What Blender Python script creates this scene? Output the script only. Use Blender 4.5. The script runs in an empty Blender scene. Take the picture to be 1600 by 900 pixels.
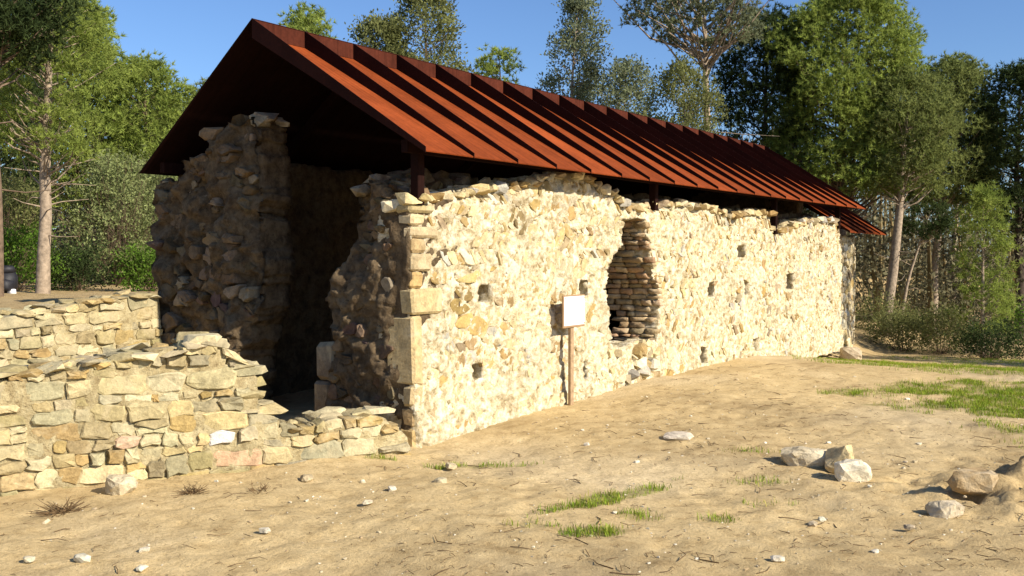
import bpy, bmesh, math, random
import numpy as np
from mathutils import Vector

# ------------------------------------------------------------------ camera, sky, sun, exposure
scene = bpy.context.scene
COL = scene.collection
R = math.radians

cam_data = bpy.data.cameras.new("camera")
cam = bpy.data.objects.new("camera", cam_data)
COL.objects.link(cam)
CAM = np.array([6.11, -7.27, 1.8])
cam.location = CAM
cam.rotation_euler = (R(90 - 1.88), 0, R(34.2))
cam_data.sensor_width = 36
cam_data.lens = 34.25
cam_data.clip_start = 0.1
cam_data.clip_end = 3000
scene.camera = cam

SUN_EL, SUN_AZ = 32.0, -1.5          # azimuth measured from +X towards +Y
world = bpy.data.worlds.new("World")
scene.world = world
world.use_nodes = True
wn = world.node_tree
wn.nodes.clear()
sky = wn.nodes.new("ShaderNodeTexSky")
sky.sky_type = 'NISHITA'
sky.sun_disc = False
sky.sun_elevation = R(SUN_EL)
sky.sun_rotation = R(90 - SUN_AZ)
sky.altitude = 200
sky.air_density = 1.0
sky.dust_density = 0.6
sky.ozone_density = 1.6
bg = wn.nodes.new("ShaderNodeBackground")
bg.inputs[1].default_value = 0.064
wo = wn.nodes.new("ShaderNodeOutputWorld")
grade = wn.nodes.new("ShaderNodeMix"); grade.data_type = 'RGBA'; grade.blend_type = 'MULTIPLY'
grade.inputs[0].default_value = 1.0
grade.inputs[7].default_value = (0.86, 1.10, 1.46, 1)          # clear winter blue
wn.links.new(sky.outputs[0], grade.inputs[6])
wn.links.new(grade.outputs[2], bg.inputs[0])
wn.links.new(bg.outputs[0], wo.inputs[0])

sun_data = bpy.data.lights.new("sun", 'SUN')
sun_data.energy = 4.8
sun_data.angle = R(0.5)
sun_data.color = (1.0, 0.905, 0.755)
sun = bpy.data.objects.new("sun", sun_data)
COL.objects.link(sun)
sd = Vector((math.cos(R(SUN_EL)) * math.cos(R(SUN_AZ)), math.cos(R(SUN_EL)) * math.sin(R(SUN_AZ)), math.sin(R(SUN_EL))))
sun.rotation_euler = sd.to_track_quat('Z', 'Y').to_euler()
sun.location = (30, 10, 25)

scene.view_settings.view_transform = 'Standard'
scene.view_settings.look = 'None'
scene.view_settings.exposure = 0.72
scene.view_settings.gamma = 1.0
scene.view_settings.use_curve_mapping = False
scene.cycles.max_bounces = 6
scene.cycles.diffuse_bounces = 2
scene.cycles.transparent_max_bounces = 8

# ------------------------------------------------------------------ noise
def _hash(ix, iy, iz, seed):
    h = (ix.astype(np.uint32) * np.uint32(374761393)) ^ (iy.astype(np.uint32) * np.uint32(668265263)) \
        ^ (iz.astype(np.uint32) * np.uint32(2246822519)) ^ np.uint32((seed * 3266489917 + 12345) & 0xffffffff)
    h = (h ^ (h >> np.uint32(15))) * np.uint32(2246822519)
    h = (h ^ (h >> np.uint32(13))) * np.uint32(3266489917)
    h = h ^ (h >> np.uint32(16))
    return h.astype(np.float64) / 4294967295.0 * 2 - 1

def vnoise(x, y, z=0.0, seed=0):
    x, y, z = np.broadcast_arrays(np.asarray(x, float), np.asarray(y, float), np.asarray(z, float))
    ix, iy, iz = np.floor(x).astype(np.int64), np.floor(y).astype(np.int64), np.floor(z).astype(np.int64)
    fx, fy, fz = x - ix, y - iy, z - iz
    fx, fy, fz = fx * fx * (3 - 2 * fx), fy * fy * (3 - 2 * fy), fz * fz * (3 - 2 * fz)
    r = 0
    for a in (0, 1):
        wx = fx if a else 1 - fx
        for b in (0, 1):
            wy = fy if b else 1 - fy
            for c in (0, 1):
                wz = fz if c else 1 - fz
                r = r + wx * wy * wz * _hash(ix + a, iy + b, iz + c, seed)
    return r

def fbm(x, y, z=0.0, seed=0, oct=4, gain=0.5):
    r, a, f = 0, 1.0, 1.0
    for o in range(oct):
        r = r + a * vnoise(np.asarray(x) * f, np.asarray(y) * f, np.asarray(z) * f, seed + o * 17)
        a *= gain
        f *= 2.03
    return r

def sstep(a, b, x):
    t = np.clip((np.asarray(x, float) - a) / (b - a), 0, 1)
    return t * t * (3 - 2 * t)

# ------------------------------------------------------------------ object helpers
ORG = {}     # world origin of each object

def mesh_data(name, V, F, mat, smooth=True, tint=None):
    """F: array (M,3)/(M,4) or a list of such arrays"""
    me = bpy.data.meshes.new(name)
    V = np.asarray(V, np.float32)
    Fs = [np.asarray(f, np.int32) for f in (F if isinstance(F, list) else [F]) if len(f)]
    nl = sum(f.size for f in Fs)
    npoly = sum(len(f) for f in Fs)
    me.vertices.add(len(V))
    me.vertices.foreach_set("co", V.ravel())
    me.loops.add(nl)
    me.loops.foreach_set("vertex_index", np.concatenate([f.ravel() for f in Fs]))
    starts, tot = [], 0
    for f in Fs:
        k = f.shape[1]
        starts.append(tot + np.arange(len(f), dtype=np.int32) * k)
        tot += f.size
    me.polygons.add(npoly)
    me.polygons.foreach_set("loop_start", np.concatenate(starts).astype(np.int32))
    me.update(calc_edges=True)
    me.polygons.foreach_set("use_smooth", np.full(npoly, bool(smooth)))
    if tint is not None:
        tint = np.asarray(tint, np.float32)
        if tint.ndim == 1:
            tint = np.tile(tint, (len(V), 1))
        if tint.shape[1] == 3:
            tint = np.hstack([tint, np.ones((len(tint), 1), np.float32)])
        at = me.color_attributes.new("tint", 'FLOAT_COLOR', 'POINT')
        at.data.foreach_set("color", tint.astype(np.float32).ravel())
    if mat:
        me.materials.append(mat)
    return me

def add(name, data, parent=None, origin=(0, 0, 0)):
    o = bpy.data.objects.new(name, data)
    COL.objects.link(o)
    origin = np.array(origin, float)
    if parent is not None:
        o.parent = parent
        o.location = origin - ORG[parent.name]
    else:
        o.location = origin
    ORG[o.name] = origin
    return o

def piece(name, V, F, mat, parent=None, smooth=True, tint=None, centre=True):
    V = np.asarray(V, float)
    c = V.mean(0) if centre else np.zeros(3)
    return add(name, mesh_data(name, V - c, F, mat, smooth, tint), parent, c)

def thing(name, label, cat, loc=(0, 0, 0), group=None):
    o = add(name, None, None, loc)
    tag(o, label, cat, group)
    return o

def tag(o, label=None, cat=None, group=None, kind=None):
    if label: o["label"] = label
    if cat: o["category"] = cat
    if group: o["group"] = group
    if kind: o["kind"] = kind
    return o

BOXF = np.array([[0, 3, 2, 1], [4, 5, 6, 7], [0, 1, 5, 4], [1, 2, 6, 5], [2, 3, 7, 6], [3, 0, 4, 7]])

def box_v(a, b):
    (x0, y0, z0), (x1, y1, z1) = a, b
    return np.array([[x0, y0, z0], [x1, y0, z0], [x1, y1, z0], [x0, y1, z0], [x0, y0, z1], [x1, y0, z1], [x1, y1, z1], [x0, y1, z1]], float)

def bev_box(a, b, bev=0.01):
    bm = bmesh.new()
    vs = [bm.verts.new(v) for v in box_v(a, b)]
    for f in BOXF:
        bm.faces.new([vs[i] for i in f])
    bmesh.ops.bevel(bm, geom=bm.edges[:], offset=bev, segments=1, affect='EDGES')
    bmesh.ops.triangulate(bm, faces=bm.faces[:])
    bm.verts.index_update()
    V = np.array([v.co for v in bm.verts])
    F = np.array([[v.index for v in f.verts] for f in bm.faces])
    bm.free()
    return V, F

class Acc:
    """collects geometry of one mesh"""
    def __init__(self):
        self.V, self.T, self.C, self.n = [], {}, [], 0
    def add(self, V, F, tint=None):
        V = np.asarray(V, float)
        for f in (F if isinstance(F, list) else [F]):
            f = np.asarray(f)
            if len(f):
                self.T.setdefault(f.shape[1], []).append(f + self.n)
        self.V.append(V)
        if tint is not None:
            t = np.asarray(tint, float)
            self.C.append(np.tile(t, (len(V), 1)) if t.ndim == 1 else t)
        self.n += len(V)
    def data(self, name, mat, smooth=True, off=(0, 0, 0)):
        V = np.concatenate(self.V) - np.array(off)
        F = [np.concatenate(v) for v in self.T.values()]
        return mesh_data(name, V, F, mat, smooth, np.concatenate(self.C) if self.C else None)
    def obj(self, name, mat, parent=None, smooth=True, origin=None):
        o = np.array(origin if origin is not None else (ORG[parent.name] if parent else (0, 0, 0)), float)
        return add(name, self.data(name, mat, smooth, o), parent, o)

def tube(P, rad, n=6, cap=True):
    """tapered tube along points P"""
    P = np.asarray(P, float)
    rad = np.broadcast_to(np.asarray(rad, float), (len(P),))
    T = np.gradient(P, axis=0)
    T /= np.linalg.norm(T, axis=1)[:, None] + 1e-9
    ref = np.array([0, 0, 1.0]) if abs(T[0][2]) < 0.9 else np.array([1.0, 0, 0])
    V = []
    a = np.arange(n) * 2 * math.pi / n
    for p, t, r in zip(P, T, rad):
        u = np.cross(t, ref); u /= np.linalg.norm(u) + 1e-9
        v = np.cross(t, u)
        V.append(p + r * (np.cos(a)[:, None] * u + np.sin(a)[:, None] * v))
    V = np.concatenate(V)
    F = []
    for k in range(len(P) - 1):
        for i in range(n):
            j = (i + 1) % n
            F.append([k * n + i, k * n + j, (k + 1) * n + j, (k + 1) * n + i])
    return V, np.array(F)

# ------------------------------------------------------------------ materials
def newmat(name):
    m = bpy.data.materials.new(name)
    m.use_nodes = True
    nt = m.node_tree
    b = nt.nodes["Principled BSDF"]
    b.inputs["Specular IOR Level"].default_value = 0.2
    return m, nt, b

def nn(nt, typ, **kw):
    n = nt.nodes.new(typ)
    for k, v in kw.items():
        if k in n.inputs:
            n.inputs[k].default_value = v
        else:
            setattr(n, k, v)
    return n

def noise_tex(nt, scale, detail=5, rough=0.6, coord='Object', dist=0.0):
    tc = nn(nt, "ShaderNodeNewGeometry") if coord == 'World' else nn(nt, "ShaderNodeTexCoord")
    t = nn(nt, "ShaderNodeTexNoise")
    t.inputs["Scale"].default_value = scale
    t.inputs["Detail"].default_value = detail
    t.inputs["Roughness"].default_value = rough
    t.inputs["Distortion"].default_value = dist
    nt.links.new(tc.outputs["Position" if coord == 'World' else coord], t.inputs["Vector"])
    return t

def ramp(nt, src, stops):
    r = nn(nt, "ShaderNodeValToRGB")
    e = r.color_ramp.elements
    while len(e) < len(stops):
        e.new(0.5)
    for el, (p, c) in zip(e, stops):
        el.position = p
        el.color = (c, c, c, 1) if isinstance(c, (int, float)) else (*c, 1)
    nt.links.new(src, r.inputs[0])
    return r

def mixc(nt, a, b, fac, mode='MIX'):
    m = nn(nt, "ShaderNodeMix", data_type='RGBA', blend_type=mode)
    for sock, v in ((m.inputs[0], fac), (m.inputs[6], a), (m.inputs[7], b)):
        if hasattr(v, "is_output"):
            nt.links.new(v, sock)
        elif isinstance(v, (int, float)):
            sock.default_value = v
        else:
            sock.default_value = (*v, 1)
    return m.outputs[2]

def bump(nt, b, height, strength, dist, prev=None):
    bp = nn(nt, "ShaderNodeBump")
    bp.inputs["Strength"].default_value = strength
    bp.inputs["Distance"].default_value = dist
    nt.links.new(height, bp.inputs["Height"])
    if prev is not None:
        nt.links.new(prev, bp.inputs["Normal"])
    nt.links.new(bp.outputs[0], b.inputs["Normal"])
    return bp.outputs[0]

def mat_stone(name, gain=1.0, vein=(0.62, 0.52, 0.36), vein_amt=0.35):
    m, nt, b = newmat(name)
    at = nn(nt, "ShaderNodeAttribute", attribute_name="tint")
    n1 = noise_tex(nt, 9, 6, 0.65, 'World')
    n2 = noise_tex(nt, 45, 5, 0.7, 'World')
    n3 = noise_tex(nt, 3.3, 4, 0.6, 'World', 0.6)
    r1 = ramp(nt, n1.outputs[0], [(0.28, 0.62), (0.5, 1.0), (0.72, 1.28)])
    r2 = ramp(nt, n2.outputs[0], [(0.3, 0.72), (0.55, 1.0), (0.7, 1.15)])
    c = mixc(nt, at.outputs["Color"], r1.outputs[0], 1.0, 'MULTIPLY')
    c = mixc(nt, c, r2.outputs[0], 1.0, 'MULTIPLY')
    r3 = ramp(nt, n3.outputs[0], [(0.52, 0.0), (0.66, vein_amt)])
    c = mixc(nt, c, vein, r3.outputs[0])
    if gain != 1.0:
        c = mixc(nt, c, (gain, gain, gain), 1.0, 'MULTIPLY')
    nt.links.new(c, b.inputs["Base Color"])
    b.inputs["Roughness"].default_value = 0.95
    p = bump(nt, b, n1.outputs[0], 0.9, 0.02)
    bump(nt, b, n2.outputs[0], 0.8, 0.008, p)
    return m

def mat_mortar(name, light, mid, dark, scale=1.0):
    m, nt, b = newmat(name)
    n0 = noise_tex(nt, 1.3 * scale, 4, 0.6, 'World')
    n1 = noise_tex(nt, 11 * scale, 6, 0.7, 'World')
    n2 = noise_tex(nt, 38 * scale, 5, 0.7, 'World')
    c = ramp(nt, n1.outputs[0], [(0.28, dark), (0.45, mid), (0.58, light), (0.8, [min(1, v * 1.1) for v in light])]).outputs[0]
    r0 = ramp(nt, n0.outputs[0], [(0.3, 0.78), (0.65, 1.08)])
    c = mixc(nt, c, r0.outputs[0], 1.0, 'MULTIPLY')
    r2 = ramp(nt, n2.outputs[0], [(0.30, 0.35), (0.40, 0.9), (0.6, 1.06)])
    c = mixc(nt, c, r2.outputs[0], 1.0, 'MULTIPLY')
    nt.links.new(c, b.inputs["Base Color"])
    b.inputs["Roughness"].default_value = 1.0
    p = bump(nt, b, n1.outputs[0], 1.0, 0.03)
    bump(nt, b, n2.outputs[0], 1.0, 0.014, p)
    return m

M = {}
M['stone'] = mat_stone("stone", 1.0, (0.52, 0.43, 0.26), 0.55)
M['wall_stone'] = mat_stone("wall_stone", 1.0, (0.66, 0.56, 0.37), 0.45)
M['shade_stone'] = mat_stone("shaded_brown_stone", 1.0, (0.26, 0.21, 0.15), 0.3)  # brown stone with the shade of the piers put into its colour
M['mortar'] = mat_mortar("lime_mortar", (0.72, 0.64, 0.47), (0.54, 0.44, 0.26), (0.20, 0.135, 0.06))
M['rubble'] = mat_mortar("shaded_rubble_core", (0.16, 0.115, 0.066), (0.105, 0.072, 0.04), (0.04, 0.027, 0.015), 0.7)  # brown core, darkened further to paint in the shade on it
M['earthmortar'] = mat_mortar("earth_mortar", (0.50, 0.42, 0.24), (0.40, 0.32, 0.17), (0.20, 0.145, 0.07))

def mat_corten(name, base, var):
    m, nt, b = newmat(name)
    b.inputs["Specular IOR Level"].default_value = 0.05
    n1 = noise_tex(nt, 2.2, 6, 0.7, 'World')
    n2 = noise_tex(nt, 26, 4, 0.7, 'World')
    lo = [v * (1 - var) for v in base]; hi = [v * (1 + var) for v in base]
    c = ramp(nt, n1.outputs[0], [(0.3, lo), (0.5, base), (0.7, hi)]).outputs[0]
    r2 = ramp(nt, n2.outputs[0], [(0.3, 0.8), (0.7, 1.12)])
    c = mixc(nt, c, r2.outputs[0], 1.0, 'MULTIPLY')
    oi = nn(nt, "ShaderNodeObjectInfo")
    ro = ramp(nt, oi.outputs["Random"], [(0.0, 0.82), (1.0, 1.16)])
    c = mixc(nt, c, ro.outputs[0], 1.0, 'MULTIPLY')
    gp = nn(nt, "ShaderNodeNewGeometry")
    mp = nn(nt, "ShaderNodeMapping"); mp.inputs["Scale"].default_value = (0.8, 22, 0.8)
    nt.links.new(gp.outputs["Position"], mp.inputs["Vector"])
    st_ = nn(nt, "ShaderNodeTexNoise", Scale=1.0, Detail=5.0)
    nt.links.new(mp.outputs[0], st_.inputs["Vector"])
    rs_ = ramp(nt, st_.outputs[0], [(0.3, 0.74), (0.5, 1.0), (0.72, 1.14)])
    c = mixc(nt, c, rs_.outputs[0], 1.0, 'MULTIPLY')
    nt.links.new(c, b.inputs["Base Color"])
    b.inputs["Roughness"].default_value = 0.8
    bump(nt, b, n2.outputs[0], 0.15, 0.003)
    return m
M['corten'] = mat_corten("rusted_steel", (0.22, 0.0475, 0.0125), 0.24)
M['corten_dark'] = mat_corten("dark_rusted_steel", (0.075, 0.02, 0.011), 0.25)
M['corten_fin_shade'] = mat_corten("shaded_fin_steel", (0.022, 0.007, 0.005), 0.2)  # same steel as the sheets, darkened to paint in the fins' unlit faces
M['corten_shade'] = mat_corten("shaded_rusted_steel", (0.016, 0.006, 0.0045), 0.25)  # same steel again, near black to paint in the shade under the roof

def mat_plain(name, col, rough=0.9, var=0.25, scale=6, spec=0.2):
    m, nt, b = newmat(name)
    n1 = noise_tex(nt, scale, 5, 0.65, 'World')
    c = ramp(nt, n1.outputs[0], [(0.3, [v * (1 - var) for v in col]), (0.7, [min(1, v * (1 + var)) for v in col])]).outputs[0]
    nt.links.new(c, b.inputs["Base Color"])
    b.inputs["Roughness"].default_value = rough
    b.inputs["Specular IOR Level"].default_value = spec
    bump(nt, b, n1.outputs[0], 0.4, 0.02)
    return m
M['sign_post'] = mat_plain("sign_post_wood", (0.34, 0.23, 0.13), 0.8, 0.3, 20)
M['sign_white'] = mat_plain("sign_white", (0.80, 0.79, 0.80), 0.4, 0.03, 3)
M['sign_frame'] = mat_plain("sign_frame", (0.30, 0.19, 0.10), 0.7, 0.2, 12)
M['black_cloth'] = mat_plain("black_cloth", (0.012, 0.012, 0.016), 0.6, 0.4, 8, 0.4)
M['bark_pale'] = mat_plain("pale_bark", (0.30, 0.235, 0.17), 0.95, 0.45, 14)
M['bark'] = mat_plain("brown_bark", (0.15, 0.105, 0.07), 0.95, 0.5, 12)
M['bark_dark'] = mat_plain("dark_bark", (0.06, 0.045, 0.033), 0.95, 0.4, 12)
M['twig'] = mat_plain("dry_twig", (0.15, 0.095, 0.045), 0.95, 0.4, 30)
M['pebble'] = mat_stone("pebble", 1.0, (0.6, 0.55, 0.42), 0.3)

def mat_leaf(name, lo, hi, trans=0.35):
    m = bpy.data.materials.new(name)
    m.use_nodes = True
    nt = m.node_tree
    nt.nodes.clear()
    n1 = noise_tex(nt, 1.6, 3, 0.6, 'World')
    c = ramp(nt, n1.outputs[0], [(0.3, lo), (0.7, hi)]).outputs[0]
    at = nn(nt, "ShaderNodeAttribute", attribute_name="tint")
    c = mixc(nt, c, at.outputs["Color"], 1.0, 'MULTIPLY')
    d = nn(nt, "ShaderNodeBsdfDiffuse"); t = nn(nt, "ShaderNodeBsdfTranslucent")
    nt.links.new(c, d.inputs[0]); nt.links.new(c, t.inputs[0])
    mx = nn(nt, "ShaderNodeMixShader"); mx.inputs[0].default_value = trans
    nt.links.new(d.outputs[0], mx.inputs[1]); nt.links.new(t.outputs[0], mx.inputs[2])
    o = nn(nt, "ShaderNodeOutputMaterial")
    nt.links.new(mx.outputs[0], o.inputs[0])
    return m
M['pine_bright'] = mat_leaf("pine_needles_bright", (0.20, 0.26, 0.055), (0.35, 0.41, 0.10), 0.5)
M['pine_mid'] = mat_leaf("pine_needles", (0.165, 0.20, 0.06), (0.27, 0.30, 0.10), 0.5)
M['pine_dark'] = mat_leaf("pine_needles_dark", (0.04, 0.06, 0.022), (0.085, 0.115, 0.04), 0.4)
M['leaf_grey'] = mat_leaf("grey_green_leaves", (0.16, 0.185, 0.10), (0.25, 0.275, 0.155), 0.5)
M['leaf_olive'] = mat_leaf("olive_leaves", (0.16, 0.175, 0.06), (0.25, 0.26, 0.10), 0.5)
M['leaf_pale'] = mat_leaf("pale_scrub_leaves", (0.19, 0.225, 0.085), (0.30, 0.335, 0.14), 0.45)
M['leaf_green'] = mat_leaf("green_bush_leaves", (0.06, 0.12, 0.015), (0.12, 0.20, 0.03))
M['wood'] = mat_leaf("woodland_leaves", (0.14, 0.135, 0.075), (0.27, 0.25, 0.15), 0.5)
M['grass'] = mat_leaf("grass_blades", (0.16, 0.26, 0.02), (0.30, 0.38, 0.05), 0.3)

# ground
def mat_ground():
    m, nt, b = newmat("sandy_ground")
    g = nn(nt, "ShaderNodeAttribute", attribute_name="tint")   # r: grass cover, g: litter soil, b: pale sand
    sep = nn(nt, "ShaderNodeSeparateColor")
    nt.links.new(g.outputs["Color"], sep.inputs[0])
    n0 = noise_tex(nt, 0.7, 5, 0.6, 'World')
    n1 = noise_tex(nt, 5, 7, 0.7, 'World')
    n2 = noise_tex(nt, 34, 5, 0.75, 'World')
    n3 = noise_tex(nt, 120, 3, 0.7, 'World')
    sand = ramp(nt, n1.outputs[0], [(0.26, (0.34, 0.23, 0.10)), (0.44, (0.55, 0.405, 0.20)), (0.62, (0.63, 0.475, 0.245)), (0.8, (0.67, 0.53, 0.30))]).outputs[0]
    soil = ramp(nt, n1.outputs[0], [(0.3, (0.22, 0.15, 0.07)), (0.7, (0.42, 0.31, 0.16))]).outputs[0]
    pale = (0.62, 0.50, 0.31)
    green = ramp(nt, n2.outputs[0], [(0.3, (0.16, 0.15, 0.04)), (0.7, (0.30, 0.28, 0.08))]).outputs[0]
    def mask(ch, lo, hi, amt):
        ad = nn(nt, "ShaderNodeMath", operation='ADD')
        nt.links.new(sep.outputs[ch], ad.inputs[0])
        sb = nn(nt, "ShaderNodeMath", operation='MULTIPLY_ADD')
        nt.links.new(n2.outputs[0], sb.inputs[0]); sb.inputs[1].default_value = 0.9; sb.inputs[2].default_value = -0.45
        nt.links.new(sb.outputs[0], ad.inputs[1])
        return ramp(nt, ad.outputs[0], [(lo, 0.0), (hi, amt)]).outputs[0]
    c = mixc(nt, sand, pale, mask(2, 0.3, 0.8, 0.7))
    c = mixc(nt, c, soil, mask(1, 0.3, 0.75, 0.62))
    c = mixc(nt, c, green, mask(0, 0.35, 0.8, 0.6))
    r2 = ramp(nt, n2.outputs[0], [(0.30, 0.50), (0.44, 0.90), (0.7, 1.14)])
    c = mixc(nt, c, r2.outputs[0], 1.0, 'MULTIPLY')
    r3 = ramp(nt, n3.outputs[0], [(0.28, 0.6), (0.45, 1.0), (0.7, 1.08)])
    c = mixc(nt, c, r3.outputs[0], 1.0, 'MULTIPLY')
    r0 = ramp(nt, n0.outputs[0], [(0.3, 0.88), (0.7, 1.06)])
    c = mixc(nt, c, r0.outputs[0], 1.0, 'MULTIPLY')
    nt.links.new(c, b.inputs["Base Color"])
    b.inputs["Roughness"].default_value = 1.0
    b.inputs["Specular IOR Level"].default_value = 0.05
    p = bump(nt, b, n1.outputs[0], 0.35, 0.04)
    p = bump(nt, b, n2.outputs[0], 0.7, 0.02, p)
    bump(nt, b, n3.outputs[0], 0.5, 0.006, p)
    return m
M['ground'] = mat_ground()

# ------------------------------------------------------------------ ground
def gz(x, y):
    x = np.asarray(x, float); y = np.asarray(y, float)
    z = 0.03 * fbm(x * 0.5, y * 0.5, 0, 5, 3)
    z = z + 0.10 * np.exp(-((x - 0.5) / 1.3) ** 2 - ((y - 5.8) / 3.2) ** 2)
    z = z - 0.10 * np.exp(-((x - 0.5) / 1.0) ** 2 - ((y - 0.3) / 1.0) ** 2)
    z = z + 0.10 * sstep(4, 8, x) * sstep(0, -6, y)
    z = z - 0.42 * sstep(9.0, 14.5, y) * sstep(-1.5, 0.2, x)
    z = z - 0.30 * sstep(14, 20, y)
    z = z + 0.20 * np.exp(-((x - 5.25) / 0.6) ** 2 - ((y - 1.1) / 0.5) ** 2)      # earth heap
    z = z - 0.05 * np.exp(-((x - 4.75) / 0.3) ** 2 - ((y - 0.25) / 0.25) ** 2)
    left = sstep(-4.02, -4.35, x)
    zl = 1.17 + 0.05 * fbm(x * 0.4, y * 0.4, 0, 9, 3) - 0.02 * np.clip(-x - 12, 0, 20) - 0.25 * sstep(6, 14, y)
    z = z * (1 - left) + zl * left
    return z

GRASS = [  # x, y, rx, ry, rotation, density
    (2.68, -0.78, 0.85, 0.13, 1.37, 1.0), (3.06, -1.80, 0.24, 0.10, 0.89, 0.8), (2.62, -1.9, 0.18, 0.07, 0.5, 0.5),
    (3.07, -1.21, 0.22, 0.16, 0.5, 0.6), (3.56, -1.03, 0.16, 0.14, 0.5, 0.5), (2.56, 5.93, 0.62, 0.22, 1.08, 0.9),
    (4.55, 6.5, 1.6, 1.5, 0.4, 0.95), (6.4, 7.5, 2.6, 2.0, 0.4, 0.9), (5.3, 3.9, 0.9, 0.8, 0.4, 0.6), (1.12, -0.40, 0.5, 0.10, 0.6, 0.65), (0.24, -0.72, 0.22, 0.07, 0.6, 0.7),
    (3.0, 1.35, 0.3, 0.10, 0.5, 0.4), (3.39, 0.31, 0.3, 0.10, 0.5, 0.25), (3.68, -0.36, 0.3, 0.10, 0.5, 0.22),
    (3.4, 10.8, 2.8, 1.6, 0.2, 0.6), (1.3, 9.3, 0.5, 0.2, 0.9, 0.35), (4.2, 12.8, 4.0, 1.4, 0.1, 0.7), (5.6, 16.0, 5.0, 2.5, 0.1, 0.5)]

def grass_cover(x, y):
    w = np.zeros(np.shape(x))
    wob = 0.55 * fbm(x * 3.0, y * 3.0, 0, 31, 3)
    for cx, cy, rx, ry, a, d in GRASS:
        c, s = math.cos(a), math.sin(a)
        u = ((x - cx) * c + (y - cy) * s) / rx
        v = (-(x - cx) * s + (y - cy) * c) / ry
        q = np.sqrt(u * u + v * v) + wob * min(1.0, 0.35 + ry)
        w = np.maximum(w, d * sstep(1.15, 0.55, q))
    return w

def axis(lo, hi, step, far_lo, far_hi, g):
    a = list(np.arange(lo, hi + 1e-6, step))
    s = step; p = a[-1]
    while p < far_hi:
        s = min(s * g, 40); p += s; a.append(p)
    s = step; p = a[0]; b = []
    while p > far_lo:
        s = min(s * g, 40); p -= s; b.append(p)
    return np.array(b[::-1] + a)

gx = axis(-1.6, 6.6, 0.036, -420, 420, 1.06)
gy = axis(-4.4, 3.2, 0.036, -200, 600, 1.05)
GX, GY = np.meshgrid(gx, gy, indexing='ij')
GZ = gz(GX, GY)
near = sstep(30, 12, np.hypot(GX - 4, GY))
GZ = GZ + near * (0.014 * fbm(GX * 2.2, GY * 2.2, 0, 41, 3) + 0.008 * fbm(GX * 8, GY * 8, 0, 42, 3, 0.6))
foot = vnoise(GX * 4.2, GY * 4.2, 0, 55)
GZ = GZ - near * 0.014 * sstep(0.30, 0.62, foot)
heap = np.exp(-((GX - 5.15) / 0.7) ** 2 - ((GY - 0.95) / 0.6) ** 2)
GZ = GZ + heap * (0.07 * fbm(GX * 5, GY * 5, 0, 77, 4, 0.65) - 0.09 * sstep(0.25, 0.5, vnoise(GX * 5.5, GY * 5.5, 0, 79)))
V = np.stack([GX, GY, GZ], -1).reshape(-1, 3)
nx, ny = GX.shape
idx = np.arange(nx * ny).reshape(nx, ny)
F = np.stack([idx[:-1, :-1], idx[1:, :-1], idx[1:, 1:], idx[:-1, 1:]], -1).reshape(-1, 4)
gr = grass_cover(GX, GY)
litter = 0.33 + 0.35 * fbm(GX * 0.8, GY * 0.8, 0, 61, 4)
litter = np.maximum(litter, heap * 0.9)
litter = np.maximum(litter, 0.9 * sstep(-4.3, -4.9, GX))
litter = np.maximum(litter, 0.8 * sstep(15, 19, GY))
pale = 0.30 + 0.5 * fbm(GX * 0.55, GY * 0.55, 0, 66, 3)
tint = np.stack([gr, np.clip(litter, 0, 1), np.clip(pale, 0, 1)], -1).reshape(-1, 3)
ground = add("ground", mesh_data("ground", V, F, M['ground'], True, tint))
tag(ground, kind="structure")

# ------------------------------------------------------------------ masonry tools
def interp(P):
    xs, ys = np.array([p[0] for p in P], float), np.array([p[1] for p in P], float)
    return lambda u: np.interp(u, xs, ys)

def slab(name, inside, u0, u1, v0, v1, res, thick, disp, T, mat, parent, layers=5, rough=0.03, seed=0):
    """ragged slab of masonry core: grid in (u,v), front displaced, edges carried back through the thickness"""
    nu, nv = int(round((u1 - u0) / res)), int(round((v1 - v0) / res))
    us, vs = np.linspace(u0, u1, nu + 1), np.linspace(v0, v1, nv + 1)
    cu, cv = np.meshgrid((us[:-1] + us[1:]) / 2, (vs[:-1] + vs[1:]) / 2, indexing='ij')
    mask = inside(cu, cv)
    U, W = np.meshgrid(us, vs, indexing='ij')
    Vs = []
    for k in range(layers + 1):
        w0 = -thick * k / layers
        du = rough * vnoise(U * 7, W * 7, w0 * 7, seed + 1) + rough * 0.5 * vnoise(U * 19, W * 19, w0 * 19, seed + 2)
        dv = rough * vnoise(U * 7, W * 7, w0 * 7, seed + 3) + rough * 0.5 * vnoise(U * 19, W * 19, w0 * 19, seed + 4)
        w = disp(U, W) if k == 0 else w0 + 0 * U
        Vs.append(np.stack([U + du, W + dv, w], -1).reshape(-1, 3))
    n = (nu + 1) * (nv + 1)
    V = np.concatenate(Vs)
    id0 = np.arange(n).reshape(nu + 1, nv + 1)
    q = np.stack([id0[:-1, :-1], id0[1:, :-1], id0[1:, 1:], id0[:-1, 1:]], -1)
    F = [q[mask], q[mask][:, ::-1] + n * layers]
    mp = np.pad(mask, 1)
    for (da, db, i, j) in ((-1, 0, 3, 0), (1, 0, 1, 2), (0, -1, 0, 1), (0, 1, 2, 3)):
        nb = mp[1 + da:nu + 1 + da, 1 + db:nv + 1 + db]
        e = mask & ~nb
        a, b_ = q[e][:, i], q[e][:, j]
        for k in range(layers):
            F.append(np.stack([a + n * k, a + n * (k + 1), b_ + n * (k + 1), b_ + n * k], -1))
    F = np.concatenate(F)
    used = np.unique(F)
    remap = np.zeros(len(V), np.int64); remap[used] = np.arange(len(used))
    V = T(V[used])
    a = Acc(); a.add(V, remap[F])
    return a.obj(name, mat, parent)

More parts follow.
